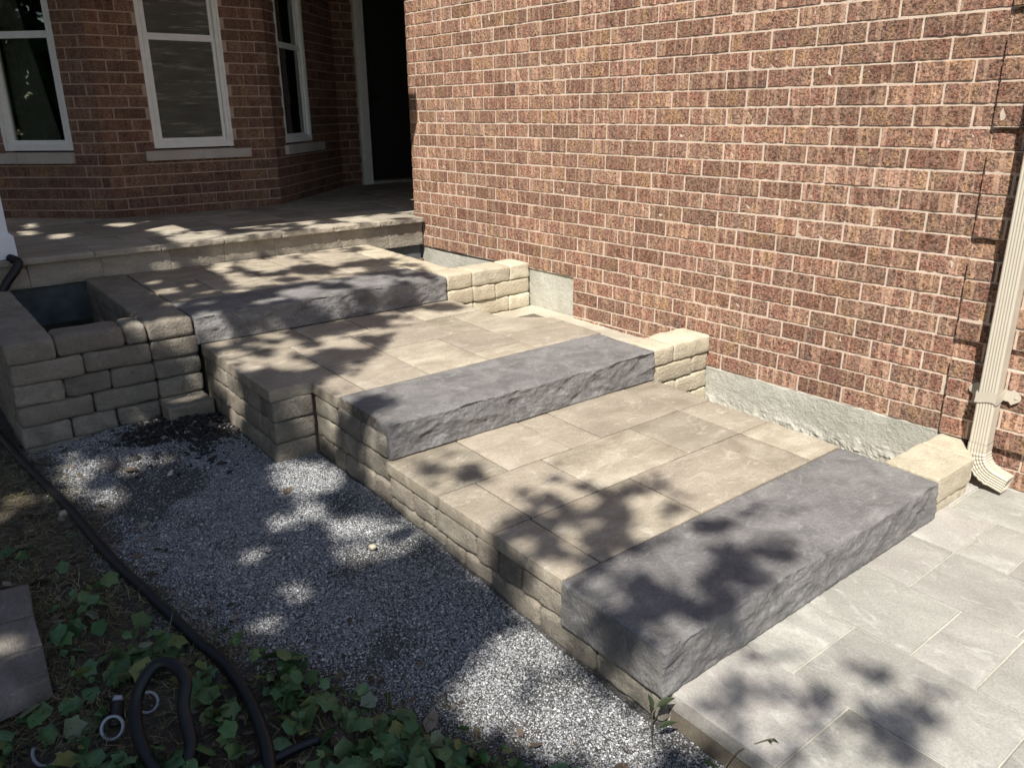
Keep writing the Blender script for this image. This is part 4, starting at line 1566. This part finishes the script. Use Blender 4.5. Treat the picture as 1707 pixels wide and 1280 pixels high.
while len(cand) < 1900 and tries < 200000:
    tries += 1
    a, b = irs.uniform(-1.75, .12), irs.uniform(-.6, 2.0)
    if in_stone(np.array([a]), np.array([b]))[0]:
        continue
    dd = a - float(gravel_edge(b))
    lim = max(0.0, min(1.0, .1 - dd * 6))
    dens = lim * (1.0 if b < .85 else max(.05, 1 - (b - .85) * 1.35)) 
    dens *= .25 + .75 * (noise.noise(Vector((a * 4.5, b * 4.5, 2))) > -.12)
    if irs.random() > dens:
        continue
    if min(math.hypot(a + 1.06, b - .87) / 1.3, math.hypot(a + 1.15, b - .84), math.hypot(a + 1.3, b - .87), math.hypot(a + 1.02, b - .76)) < .075:
        continue
    if b > .45 and abs(a - np.interp(b, [.45, .56, .66, .77, .9, 1.02, 1.2, 1.4, 1.6, 1.84, 2.1], [-.9, -.862, -.846, -.838, -.841, -.865, -.889, -.914, -.944, -.964, -.98])) < .045:
        continue
    if a < -1.19 and 1.03 < b < 1.72:
        continue
    pr = proj_px((a, b, float(gz(a, b)) + .03))
    if not pr or not (-150 < pr[0] < 1850 and 700 < pr[1] < 1420):
        if irs.random() > .25:
            continue
    cand.append((pr[2] if pr and (-60 < pr[0] < 1767 and pr[1] < 1340) else 99, a, b))
# a few strays further up, as in the photograph
for (a, b) in ((-1.17, 1.72), (-1.1, 1.62), (-1.2, 1.9), (-1.05, 1.35), (-1.13, 1.3), (-1.0, 1.2), (-.68, .78), (-.7, .72), (-1.02, 1.05), (-.4, .12), (-.1, -.22), (-.06, -.2)):
    cand.append((1.0, a, b))
cand.sort()
stems = Joined()
far = Joined()
for i, (dz_, a, b) in enumerate(cand):
    g0 = float(gz(a, b))
    h = irs.uniform(.008, .05) if irs.random() < .75 else irs.uniform(.04, .085)
    s_ = irs.choice([.015, .021, .027, .033, .039, .045]) * irs.uniform(.85, 1.15)
    rot = (R(irs.gauss(-10, 32)), R(irs.gauss(0, 32)), irs.uniform(0, 6.28))
    if i < 296 and dz_ < 90:
        o = bpy.data.objects.new('leaf', LM[i % 14])
        COL.objects.link(o)
        put(o, (a, b, g0 + h), iv)
        o.rotation_euler = rot
        o.scale = (s_, s_, s_)
    else:
        me = LM[i % 14]
        mt_ = Matrix.LocRotScale(Vector((a, b, g0 + h)), __import__('mathutils').Euler(rot), Vector((s_, s_, s_)))
        far.add([tuple(mt_ @ v_.co) for v_ in me.vertices], [list(p_.vertices) for p_ in me.polygons], irs.random())
    if h > .012:
        bx, by = a + irs.uniform(-.04, .04), b + irs.uniform(-.04, .04)
        pth = spline([(bx, by, float(gz(bx, by)) - .003), ((a + bx) / 2, (b + by) / 2, g0 + h * .7), (a, b, g0 + h)], 4)
        vv, ff = tube_vf(pth, .0011, 4, False)
        stems.add(vv, ff, .3)
if far.v:
    tag(far.build('far_leaf', M['leaf'], iv, smooth=True), kind='stuff')
tag(stems.build('stem', M['stem'], iv), kind='stuff')

# two small self-sown shoots standing out against the pale stone
def blade_leaf(name, base, tip, width, parent, droop=.15, mat='backlit_leaf'):
    """a toothed, folded leaf from base to tip"""
    B, Tp = Vector(base), Vector(tip)
    ax = Tp - B
    L = ax.length
    ax.normalize()
    side = ax.cross(Vector((0, 0, 1)))
    side = side.normalized() if side.length > .1 else Vector((1, 0, 0))
    up = side.cross(ax).normalized()
    v, f = [], []
    n = 9
    for i in range(n + 1):
        t = i / n
        w = width * math.sin(math.pi * min(1, t ** .8)) * (1 + .12 * (i % 2))
        c = B + ax * L * t - Vector((0, 0, droop * L * t * t))
        for s_ in (-1, 0, 1):
            v.append(tuple(c + side * s_ * w + up * (abs(s_) * w * .45)))
    for i in range(n):
        for s_ in (0, 1):
            k = i * 3 + s_
            f.append((k, k + 1, k + 4, k + 3))
    return mk(name, v, f, M[mat], parent, smooth=True, origin=base)

def on_ray(px, py, y_plane=None, x_plane=None, z_plane=None, dist=None):
    d = _f + _r2 * ((px - 853.5) / F_PX) - _u2 * ((py - 640) / F_PX)
    if dist is not None:
        return CAM_POS + d * dist
    if z_plane is not None:
        return CAM_POS + d * ((z_plane - CAM_POS.z) / d.z)

s1 = empty('seedling', (-.065, -.02, -.095), 'small green seedling with three pointed leaves at the near corner of the lowest slab', 'plant')
vv, ff = tube_vf(spline([(-.066, -.03, -.1), (-.068, -.025, -.054), (-.061, -.019, -.025), (-.056, -.015, -.007), (-.044, -.018, .007)], 5), .0022, 6)
mk('stem', vv, ff, M['stem'], s1)
blade_leaf('leaf', (-.044, -.018, .007), (.001, -.041, .036), .011, s1)
blade_leaf('leaf', (-.052, -.012, .0), (-.053, .007, .046), .008, s1)
blade_leaf('leaf', (-.052, -.034, -.044), (-.007, -.061, -.023), .009, s1)
blade_leaf('leaf', (-.061, -.019, -.015), (-.068, -.012, -.02), .004, s1)
s2 = empty('seedling', (0, -.215, -.1), 'thin arching seedling with a drooping leaf over the driveway edge', 'plant')
vv, ff = tube_vf(spline([(-.03, -.2, -.1), (.012, -.221, -.032), (.04, -.236, -.014), (.079, -.26, .002), (.092, -.269, .005)], 5), .0016, 6)
mk('stem', vv, ff, M['stem'], s2)
blade_leaf('leaf', (.084, -.263, .002), (.103, -.291, -.03), .008, s2)
blade_leaf('leaf', (.092, -.269, .005), (.104, -.282, -.004), .004, s2)

# ---------------------------------------------------------------- black pipe
HP = [(-1.16, 4.1, .045), (-1.112, 3.45, 0.03), (-1.085, 3.169, 0.03), (-1.05, 2.749, 0.026), (-1.018, 2.462, 0.02), (-0.982, 2.136, 0.016), (-0.964, 1.836, 0.012), (-0.944, 1.592, 0.01), (-0.914, 1.384, 0.006), (-0.889, 1.19, 0.0),
      (-0.865, 1.02, -0.008), (-0.841, 0.893, -0.012), (-0.838, 0.765, -0.018), (-0.846, 0.659, -0.024), (-0.862, 0.563, -0.03), (-0.885, 0.48, -0.04), (-.93, .36, -.06), (-.98, .22, -.09)]
vv, ff = tube_vf(spline(HP, 7), .0175, 14)
tag(mk('drain_pipe', vv, ff, M['black'], smooth=True), 'long black plastic pipe snaking down the left side of the gravel to the bottom edge', 'pipe')
LP = [(-.90, .5, -.09), (-.98, .53, -.08), (-1.05, 0.59, -0.06), (-1.015, 0.653, -0.02), (-1.001, 0.732, 0.03), (-0.975, 0.78, 0.07), (-0.984, 0.837, 0.09), (-1.017, 0.868, 0.09), (-1.061, 0.851, 0.07), (-1.093, 0.822, 0.03), (-1.112, 0.745, 0.0), (-1.109, 0.675, -0.03), (-1.095, 0.6, -0.06), (-1.07, .5, -.09)]
vv, ff = tube_vf(spline(LP, 8), .0165, 14)
tag(mk('pipe_loop', vv, ff, M['black'], smooth=True), 'black pipe bent into an upright loop among the ivy', 'pipe')
vv, ff = tube_vf(spline([(-.92, .53, -.062), (-.865, .511, -.055), (-.80, .505, -.05), (-.745, .495, -.05)], 6), .012, 12)
tag(mk('pipe_stub', vv, ff, M['black'], smooth=True), 'short straight black pipe end lying in the ivy right of the long pipe', 'pipe')
# flexible drain by the post
fp = [(-.755, 4.06, .70), (-.775, 4.045, .66), (-.83, 4.03, .60), (-.9, 4.02, .5), (-.97, 4.03, .4), (-1.1, 4.06, .2), (-1.14, 4.08, .06)]
sp_ = spline([(-.79, 4.1, .722)] + fp, 8)
vv, ff = tube_vf(sp_, [.022 + .0025 * (i % 2) for i in range(len(sp_))], 14)
tag(mk('corrugated_hose', vv, ff, M['black'], smooth=True), 'black hose hanging over the porch edge below the white post', 'hose')

# pale plastic rings in the ivy
def ring(c, R0, r0, nrm, label, arc=360, start=0):
    nrm = Vector(nrm).normalized()
    a = nrm.cross(Vector((0, 0, 1)))
    a = a.normalized() if a.length > .1 else Vector((1, 0, 0))
    b = nrm.cross(a)
    n = 40
    closed = arc >= 360
    V_, F_ = [], []
    cnt = n if closed else n + 1
    # flat band section, rounded
    sec = [(-.5, -1), (.5, -1), (.8, -.6), (.8, .6), (.5, 1), (-.5, 1), (-.8, .6), (-.8, -.6)]
    for i in range(cnt):
        an = R(start + arc * i / n)
        e = a * math.cos(an) + b * math.sin(an)
        for (p_, q_) in sec:
            V_.append(tuple(Vector(c) + e * (R0 + p_ * r0 * .8) + nrm * (q_ * r0)))
    k = len(sec)
    for i in range(cnt - (0 if closed else 1)):
        for s_ in range(k):
            i2 = (i + 1) % cnt
            F_.append((i * k + s_, i * k + (s_ + 1) % k, i2 * k + (s_ + 1) % k, i2 * k + s_))
    o = mk('plastic_ring', V_, F_, M['ring'], smooth=True)
    return tag(o, label, 'ring', 'pale plastic rings in the ivy')
ring((-1.053, 0.894, -.03), .026, .0052, (-.3, -.8, .55), 'pale plastic ring seen through the upright black pipe loop')
ring((-1.150, 0.862, -.037), .028, .0052, (-.5, -.6, .65), 'pale plastic ring left of the black threaded fitting, half hidden by ivy')
ring((-1.300, 0.888, -.045), .033, .005, (-.5, -.7, .45), 'pale plastic ring nearest the left edge of the photo, mostly buried', 200, -20)
ft = empty('pipe_fitting', (-1.125, .9, -.04), 'black threaded pipe fitting with a pale end between two rings', 'pipe fitting')
A0, A1 = Vector((-1.14, .885, -.055)), Vector((-1.118, .925, -.012))
pts_ = [A0 + (A1 - A0) * (i / 20) for i in range(21)]
vv, ff = tube_vf(pts_, [.0165 + .002 * (i % 2) for i in range(21)], 16)
mk('threaded_body', vv, ff, M['black'], ft, smooth=True)
vv, ff = tube_vf([A1 + (A1 - A0) * .02, A1 + (A1 - A0) * .22], [.0135, .0115], 14)
mk('cap', vv, ff, M['ring'], ft, smooth=True)

# three spare pavers lying on the ground at the left
def spare(name, poly, z0, z1, label):
    o = prism(name, poly, z0, z1, M['paver_spare'], None, tilt=False, bevel=.003)
    return tag(o, label, 'paver', 'spare pavers at the left edge')
M['paver_spare'] = stone_mat('spare_paver', (0.13, 0.115, 0.1), (0.2, 0.178, 0.155), (0.27, 0.24, 0.21), vary=0.15, bump=0.5, streak=(9, 3, 5), scuff_amt=.35)
spare('spare_paver', [(-1.60, 1.505), (-1.226, 1.435), (-1.208, 1.63), (-1.60, 1.71)], -.03, .036, 'farthest of the three spare pavers lying in the ivy at the left edge')
spare('spare_paver', [(-1.60, 1.31), (-1.232, 1.265), (-1.2265, 1.43), (-1.60, 1.50)], -.034, .03, 'middle of the three spare pavers lying in the ivy at the left edge')
spare('spare_paver', [(-1.62, 1.045), (-1.245, 1.095), (-1.2325, 1.26), (-1.60, 1.305)], -.04, .024, 'nearest of the three spare pavers at the left edge, with a patch of sun')

# odds and ends on the gravel
tg_ = mk('paper_tag', [(-.61, 2.185, .034), (-.598, 2.17, .037), (-.572, 2.212, .041), (-.586, 2.224, .036), (-.61, 2.185, .0345), (-.598, 2.17, .0375), (-.572, 2.212, .0415), (-.586, 2.224, .0365)],
         [(0, 1, 2, 3), (7, 6, 5, 4), (0, 4, 5, 1), (1, 5, 6, 2), (2, 6, 7, 3), (3, 7, 4, 0)], M['tag'])
tag(tg_, 'small pale scrap lying on the gravel below the mulch', 'scrap')
pb = block('pebble', -1.028, -.992, 2.14, 2.17, -.004, .018, M['wallstone_pale'], None, r=.012, n=(3, 3, 3), amp=.004, freq=40, seed=3., tilt=False)
tag(pb, 'single rounded pale pebble on the grass beside the pipe', 'pebble')
pb = block('pebble', -.172, -.15, 1.148, 1.17, .0, .016, M['wallstone_pale'], None, r=.008, n=(3, 3, 3), amp=.003, freq=40, seed=8., tilt=False)
pb.location.x += -.05
tag(pb, 'small rounded stone on the gravel close to the lower landing wall', 'pebble')

# ---------------------------------------------------------------- the shade tree behind the photographer
# rows of the shade map on the ground, from south to north: start and end of every stretch in leaf shade
RUNS = [
    [1,39], [0,41], [0,42], [0,44], [0,45], [0,47], [0,48], [0,50], [0,51], [0,53], [0,54], [0,56], [0,57], [0,59], [0,60], [0,62], [0,63], [0,65], 
    [0,66], [0,68], [0,69], [0,71], [0,72,89,92], [0,74,88,93,94,97], [0,75,89,97,99,101,102,103], [0,77,87,100], [0,78,90,97,100,101], 
    [0,79,85,87,89,94], [0,77,81,84,89,91,92,94,96,99], [0,76,80,85,86,90,96,99], [0,76,79,82,85,87,88,93,96,99], [0,77,79,81,84,85,88,93,96,98], 
    [0,81,88,93,97,98], [0,80,81,83,87,90], [0,80,81,84,86,90], [0,78,82,89,94,95], [0,73,75,78,81,88,92,94], [0,72,77,78,81,84,85,88,90,92], 
    [0,71,76,77,90,92], [0,70], [0,71,90,93], [0,69,77,79,90,93], [0,68,77,79,82,85,88,96,97,99], [0,68,77,78,82,84,88,95,96,100,103,106], 
    [0,67,76,78,80,84,85,86,88,95,96,101,103,106], [0,67,76,91,92,101,102,108], [0,67,77,91,93,108], [0,67,77,92,93,105], [0,65,70,71,76,79,81,92,97,102], 
    [0,65,70,72,75,79,80,84,86,91,98,103,112,114], [0,65,72,75,78,85,86,91,98,100], [0,65,73,74,78,81,83,91,102,106,108,110], 
    [0,65,80,81,83,85,87,89,90,91,101,107,108,112], [0,66,81,85,87,89,97,98,101,106,111,112], [0,67,68,69,83,89,92,98,101,105], [0,71,72,73,85,91,92,96], 
    [0,73,78,79,86,95,99,100], [0,79,86,95,101,104], [0,79,85,88,89,97,101,105], [0,79,80,83,84,88,89,98,102,105,106,107], [0,79,80,88,90,99,106,107], 
    [0,89,91,93,94,100,106,107], [0,84,85,89,91,100,105,107], [0,84,86,108], [0,108], [0,79,80,95,98,106,107,109], [0,79,81,91,92,95,98,101,102,103], 
    [0,80,85,91,92,95,98,101], [0,80,85,95,98,101], [0,80,87,88,90,95,98,101], [0,80,92,95], [0,80,91,93,97,98], [0,57,58,80,91,94,96,99], 
    [0,56,58,80,92,93,97,99], [0,80], [0,61,63,80,100,101], [0,61,63,72,73,74,77,80,100,101], [0,61,63,70,79,80,90,92], [0,69,75,80,88,92], 
    [0,69,75,80,88,92], [0,69,71,80,85,86,88,93], [0,73,79,80,85,86,89,93], [0,72,77,78,79,80,86,88,89,93], [0,36,38,71,77,81,85,89], 
    [0,35,38,71,77,81,85,89,93,94], [0,35,37,60,63,71,76,81,86,89], [0,61,63,71,75,81,87,88,90,93], [0,81,87,88,91,92], [0,81], [0,71,73,81], 
    [0,66,68,70,73,81,84,86], [0,66,73,81,84,86,87,90], [0,66,68,70,73,81,84,86,87,89], [0,71,73,82,86,87], [0,71,73,83,86,88], [0,73,77,84,85,87], 
    [0,72,78,90,91,92], [0,72,79,93], [0,71,79,93], [0,71,80,94], [0,71,80,94], [0,71,80,93], [0,71,79,87,88,93], [0,72,79,87,89,91], [0,72,78,82,85,86], 
    [0,74,77,82,87,88,90,91], [0,73,76,82,87,89], [0,73,76,82,84,85,87,88,90,91], [0,85,87,88], [0,51,52,81,82,85,86,88], [0,52,54,81,83,88], 
    [0,51,54,82,86,89,93,94], [0,51,54,89,93,95], [0,50,54,96], [0,51,53,96], [0,94,97,98], [0,39,41,49,51,95,96,99], [0,40,41,46,47,48,50,95,96,100], 
    [0,40,41,43,44,46,47,49,50,56,58,61,63,102], [0,42,44,49,50,56,58,61,63,88,91,103], [0,41,44,49,52,56,60,62,63,88,91,104], 
    [0,41,43,49,52,57,60,86,91,105], [0,49,52,53,55,58,60,77,78,86,91,106], [0,48,51,52,55,73,75,76,79,83,84,86,91,101,103,107], 
    [0,49,51,52,55,73,75,76,79,82,85,86,90,100,103,108], [0,49,51,52,54,73,79,80,81,82,90,93,94,99,103,109], [0,49,51,73,78,79,81,82,90,93,94,98,103,110], 
    [0,50,51,74,75,76,81,83,91,92,103,111], [0,78,81,83,86,89,95,98,103,107], [0,51,52,78,86,89,94,98,103,106], 
    [0,51,52,78,81,84,86,90,94,98,101,103,112,115], [0,78,81,82,85,90,94,98,102,103,110,114], [0,78,80,82,86,90,95,98,101,103,106,107,109,113], 
    [0,78,80,82,85,89,95,113,117,118,127,129], [0,64,65,78,79,82,85,89,90,93,95,114,116,118,125,131], [0,63,65,72,73,83,84,89,90,118,124,131], 
    [0,63,64,70,75,87,89,93,94,117,124,131], [0,75,76,92,95,118,123,131], [0,76,77,83,85,91,95,116,117,122,123,131], [0,83,85,91,95,115,118,130], 
    [0,83,86,91,94,115,117,129], [0,77,80,83,88,95,96,106,108,125], [0,77,82,83,88,106,110,111,112,126], 
    [0,74,77,78,88,105,110,111,112,117,120,126,130,132], [0,74,77,79,83,85,88,103,112,118,122,126,130,133], 
    [0,75,76,80,81,86,87,96,97,103,113,115,123,126,130,133], [0,95,113,115,124,125,130,133], [0,96,101,102,111,116,124,125,128,134], 
    [0,102,110,116,126,134], [0,74,76,102,109,116,126,134], [0,74,76,102,109,116,124,125,126,135], [0,74,76,88,90,102,110,116,126,129,132,135], 
    [0,74,75,104,106,107,110,113,115,117,125,130,132,135], [0,74,75,83,85,113,116,119,123,131,134,136], [0,74,75,83,85,112,116,119,122,132,135,136], 
    [0,113,115,118,121,131,133,136], [0,86,87,96,98,117,120,131,133,137], [0,95,99,108,115,116,119,131,132,137], 
    [0,99,100,103,106,111,113,114,117,120,125,131,133,136], [0,91,93,98,106,111,112,113,116,118,125,131,132,136], [0,98,105,111,115,118,125,133,142,146], 
    [0,99,105,111,114,119,126,133,140,147], [0,98,106,110,113,120,125,133,135,136,140,147], [0,85,88,98,108,109,112,121,122,136,140,147], 
    [0,84,88,99,108,110,112,136,140,147], [0,85,88,99,106,111,112,136,140,147], [0,85,88,91,92,99,103,136,140,147], [0,91,92,99,103,121,123,136,140,147], 
    [0,99,102,121,124,133,140,146], [0,99,101,107,110,120,129,130,140,145], [0,100,103,107,112,120,140,146], [0,100,103,107,113,119,145,146], 
    [0,100,103,107,115,117,145,146], [0,86,87,106,118,120,143,146], [0,86,88,106,118,120,143,146], [0,100,102,106,118,120,141,146], 
    [0,100,103,106,140,146], [0,100,103,106,119,120,140,146], [0,100,103,106,118,120,132,137,140,148], [0,100,103,106,118,120,130,136,140,149], 
    [0,101,105,106,118,120,130,137,140,151], [0,101,105,107,118,121,133,137,140,150], [0,101,106,108,113,115,118,122,127,128,131,137,140,144], 
    [0,102,106,108,112,115,122,128,131,136], [0,102,106,108,112,116,123,126], [0,91,95,119], [0,99,103,105,113,116,117,121,122,130,140,145,151,156], 
    [0,99,113,116,118,121,122,130,141,144,151,157], [0,99,122,128,141,143,151,156], [0,99,122,128,131,132,151,155], [0,99,110,115,118,130,139,140], 
    [0,99,110,123,125,131,135,141], [0,99,110,141], [0,99,111,120,122,130,132,140], [0,99,111,118,122,129,133,140], 
    [0,101,106,107,111,119,120,130,133,140,156,157], [0,101,105,108,111,126,127,130,134,140,148,150,155,160], 
    [0,101,105,107,111,116,120,125,127,130,135,140,148,150,155,160], [0,100,101,105,111,115,121,123,129,130,135,140,149,153,155,159], 
    [0,100,101,105,111,115,121,122,136,140,150,153,155,158], [0,100,103,107,110,115,118,121,129,133,137,140,150,156,158,160], 
    [0,100,104,113,118,121,128,135,138,140,144,145,152,155,158,160], [0,100,106,111,115,120,123,127,133,141,144,145,157,160], 
    [0,100,106,109,116,118,124,125,130,133,135,141,148,152,158,160], [0,101,106,109,115,118,126,127,130,133,135,141,143,145,148,153], 
    [0,100,108,114,115,118,125,128,131,141,143,146,148,153], [0,99,109,118,125,128,131,140,143,148,150,153], 
    [0,99,109,118,125,128,134,140,143,146,150,153], [0,81,83,99,108,110,115,118,123,126,135,140,144,145,158,160], 
    [0,80,84,99,109,110,115,118,123,126,135,140,159,160], [0,80,84,99,115,117,123,127,136,140,147,152,153,154], [0,80,84,99,125,128,137,139,147,155], 
    [0,80,84,99,124,128,136,139,148,155], [0,80,84,100,105,106,121,128,136,139,151,152,153,154], [0,81,84,100,105,106,121,127,136,139,151,158], 
    [0,81,83,100,105,107,122,126,135,139,140,143,151,159], [0,101,105,108,116,118,123,125,128,130,134,138,140,144,145,154], 
    [0,101,105,108,116,117,128,130,133,138,140,143,145,151], [0,97,100,102,105,110,126,130,132,136], [0,77,78,96,101,102,105,111,113,115,126,131,132,136], 
    [0,76,78,96,101,102,104,105,107,116,121,122,126,131], [0,76,79,95,101,102,103,105,108,116,120,127], [0,76,79,95,100,102,103,105,108,116,119,127], 
    [0,76,79,94,100,103,107,127], [0,76,79,94,100,103,106,128], [0,76,79,95,99,128], [0,76,78,95,98,128], [0,129], [0,129], [0,129], [0,130], [0,130], 
    [0,79,80,131], [0,79,81,131], [0,79,81,131], [0,79,81,132], [0,79,81,132], [0,79,81,132], [0,79,81,133], [0,80,81,127], [0,80,81,128], [0,130], 
    [0,132], [0,133], [0,135], [0,137], [0,138], [0,140], [0,142], [0,143], [0,145], [0,147], [0,148], [0,150], [0,152], [0,153], [0,155], [0,157], 
    [0,159], [0,160], [0,160], [0,160], [0,134,136,160], [0,133], [0,132], [0,131], [0,130], [0,129], [0,128], [0,127], [0,77,80,126], [0,76,82,125], 
    [0,75,85,124], [0,74,88,123], [0,73,91,123], [0,72,94,121], [0,71,97,121], [0,70,100,120], [0,69,103,119], [0,68,106,118], [0,67,109,117], 
    [0,66,112,116], [0,65], [0,64], [0,63], [0,62], [0,61], [0,60], [0,59], [0,58], [0,57], [0,56], [0,55], [0,54], [0,53], [0,52], [0,51], [0,50], 
    [0,49], [0,48], [0,47], [0,46], [0,45], [0,44], [0,43], [0,42], [0,41], [0,40], [0,39], [0,38], [0,37], [0,36], [0,35], [0,34], [0,33], [0,32], 
    [0,31], [0,30], [0,29], [0,28], 
]
MX0, MY0, MC, MNX, MNY = -2.4, -1.2, .03, 160, 320
G = np.zeros((MNY, MNX), int)
for j, row in enumerate(RUNS):
    for a_, b_ in zip(row[::2], row[1::2]):
        G[j, a_:b_] = 1
def cell(X, Y):
    i, j = int((X - MX0) / MC), int((Y - MY0) / MC)
    if 0 <= i < MNX and 0 <= j < MNY:
        return G[j, i]
    return -1
tr = empty('shade_tree', (-5.2, -2.6, -.1), 'leafy broad crowned tree standing behind the viewer whose leaves dapple the steps', 'tree')
LEAF_V = np.array([(0, -1, 0), (.52, -.35, .08), (.5, .3, .1), (0, 1.05, 0), (-.5, .3, .1), (-.52, -.35, .08)], float)
LEAF_F = [(0, 1, 4, 5), (1, 2, 3, 4)]
pos, scl = [], []
trs = random.Random(3)
SX, SYY = SUN.x / -SUN.z, SUN.y / -SUN.z
def up_ray(X, Y, h):
    """the point at height h on the sun ray that meets z = 0 at (X, Y)"""
    return (X - SX * h, Y - SYY * h, h)
# leaves over the part of the ground that lies in shade: dense, several layers
cells = [(i, j) for j in range(MNY) for i in range(MNX) if G[j, i]]
area = {}
for (i, j) in cells:
    # distance to the nearest lit cell keeps the openings in the crown open
    near = min([G[jj, ii] for ii in range(max(0, i - 1), min(MNX, i + 2)) for jj in range(max(0, j - 1), min(MNY, j + 2))])
    cnt = 2
    for _ in range(cnt):
        X = MX0 + (i + trs.random()) * MC
        Y = MY0 + (j + trs.random()) * MC
        h = trs.uniform(4.1, 6.6) 
        s_ = .0195 if not near else trs.uniform(.03, .045)
        pos.append(up_ray(X, Y, h)); scl.append(s_)
# the rest of the crown, above and to the street side, whose shadow falls outside the photograph
extra = 9000
c_ = 0
while c_ < extra:
    h = trs.uniform(3.6, 8.2)
    px, py = trs.gauss(-5.2, 1.7), trs.gauss(-2.4, 2.3)
    e = ((px + 5.2) / 3.4) ** 2 + ((py + 2.4) / 4.2) ** 2 + ((h - 5.9) / 2.4) ** 2
    if e > 1 + .25 * noise.noise(Vector((px, py, h))):
        continue
    X, Y = px + SX * h, py + SYY * h
    ok = cell(X, Y)
    if ok == 0 or (X > 1.6 or Y - X * .2 > 6.3):
        continue
    if ok == -1 and Y < -.9 and X > -.6:
        if noise.noise(Vector((X * 3, Y * 3, 1))) > .0:
            continue
    if ok == 1:
        i, j = int((X - MX0) / MC), int((Y - MY0) / MC)
        if min([G[jj, ii] for ii in range(max(0, i - 1), min(MNX, i + 2)) for jj in range(max(0, j - 1), min(MNY, j + 2))]) == 0:
            continue
    pos.append((px, py, h)); scl.append(trs.uniform(.045, .07))
    c_ += 1
pos = np.array(pos); scl = np.array(scl)
n = len(pos)
# leaves lie roughly square to the light
ql = (-SUN).to_track_quat('Z', 'Y').to_matrix()
base = np.array(ql)
Rm = np.einsum('ij,njk->nik', base, rot_mats(n, .45))
cr = scatter('crown', LEAF_V, LEAF_F, pos, Rm, scl, M['crown'], tr)
# trunk and limbs
J = Joined()
vv, ff = tube_vf(spline([(-5.2, -2.6, -.2), (-5.22, -2.62, .8), (-5.3, -2.5, 2.0), (-5.25, -2.3, 3.2), (-5.1, -2.2, 4.4), (-5.0, -2.1, 5.8)], 6), [.24 - .006 * i for i in range(31)], 14)
tk = mk('trunk', vv, ff, M['bark'], tr, smooth=True)
for i in range(16):
    a = trs.uniform(0, 6.28)
    z0 = trs.uniform(2.6, 4.8)
    L = trs.uniform(1.4, 2.6)
    if math.cos(a) > .2 and math.sin(a) > -.3:
        L = min(L, 1.5)
    b0 = Vector((-5.25, -2.3, z0))
    e = b0 + Vector((math.cos(a) * L, math.sin(a) * L, L * trs.uniform(.3, .7)))
    md = (b0 + e) / 2 + Vector((0, 0, .15))
    vv, ff = tube_vf(spline([b0, md, e], 6), [.07 - .0045 * q for q in range(13)], 8)
    J.add(vv, ff, .5)
# thin twigs that tie neighbouring leaves together
P_ = pos[:len(cells) * 2:3]
for _ in range(420):
    a_ = P_[trs.randrange(len(P_))]
    dd_ = np.linalg.norm(P_ - a_, axis=1)
    w_ = np.where((dd_ > .25) & (dd_ < .6))[0]
    if len(w_):
        b_ = P_[w_[trs.randrange(len(w_))]]
        mid_ = (Vector(a_) + Vector(b_)) / 2 + Vector((0, 0, .03))
        vv, ff = tube_vf(spline([a_, mid_, b_], 3), [.005, .005, .005, .004, .004, .003, .003], 4)
        J.add(vv, ff, .5)
J.build('limb', M['bark'], tr, smooth=True)

# unseen trees off to the left, added to darken window reflections and skylight
for (hx_, hy_, rx_, rz_, lab) in ((-8.2, .8, 2.2, 3.4, 'unseen dense dark tree left of the lawn, nearer the street'), (-8.6, 5.2, 2.5, 4.0, 'unseen dense dark tree left of the lawn, level with the porch'), (-8.0, 9.6, 2.4, 3.6, 'unseen dense dark tree left of the lawn, farthest back beside the house')):
    bt = empty('broad_tree', (hx_, hy_, -.1), lab, 'tree', 'unseen dark trees left of the lawn')
    nn = 7000
    u_ = rng.normal(size=(nn, 3)); u_ /= np.linalg.norm(u_, axis=1)[:, None]
    rr = rng.uniform(.55, 1.05, nn)[:, None] ** .6
    pp_ = u_ * rr * np.array([rx_, rx_ * 1.15, rz_ * .62]) + np.array([hx_, hy_, rz_ * .62 + .3])
    pp_[:, 2] = np.maximum(pp_[:, 2], .1)
    scatter('crown', LEAF_V, LEAF_F, pp_, rot_mats(nn, 1.2), rng.uniform(.13, .24, nn), M['crown'], bt)
    vv, ff = tube_vf([(hx_, hy_, -.2), (hx_, hy_, 1.4), (hx_ + .1, hy_, 3.0)], [.2, .16, .1], 12)
    mk('trunk', vv, ff, M['bark'], bt, smooth=True)

scene.render.resolution_x, scene.render.resolution_y = 1024, 767
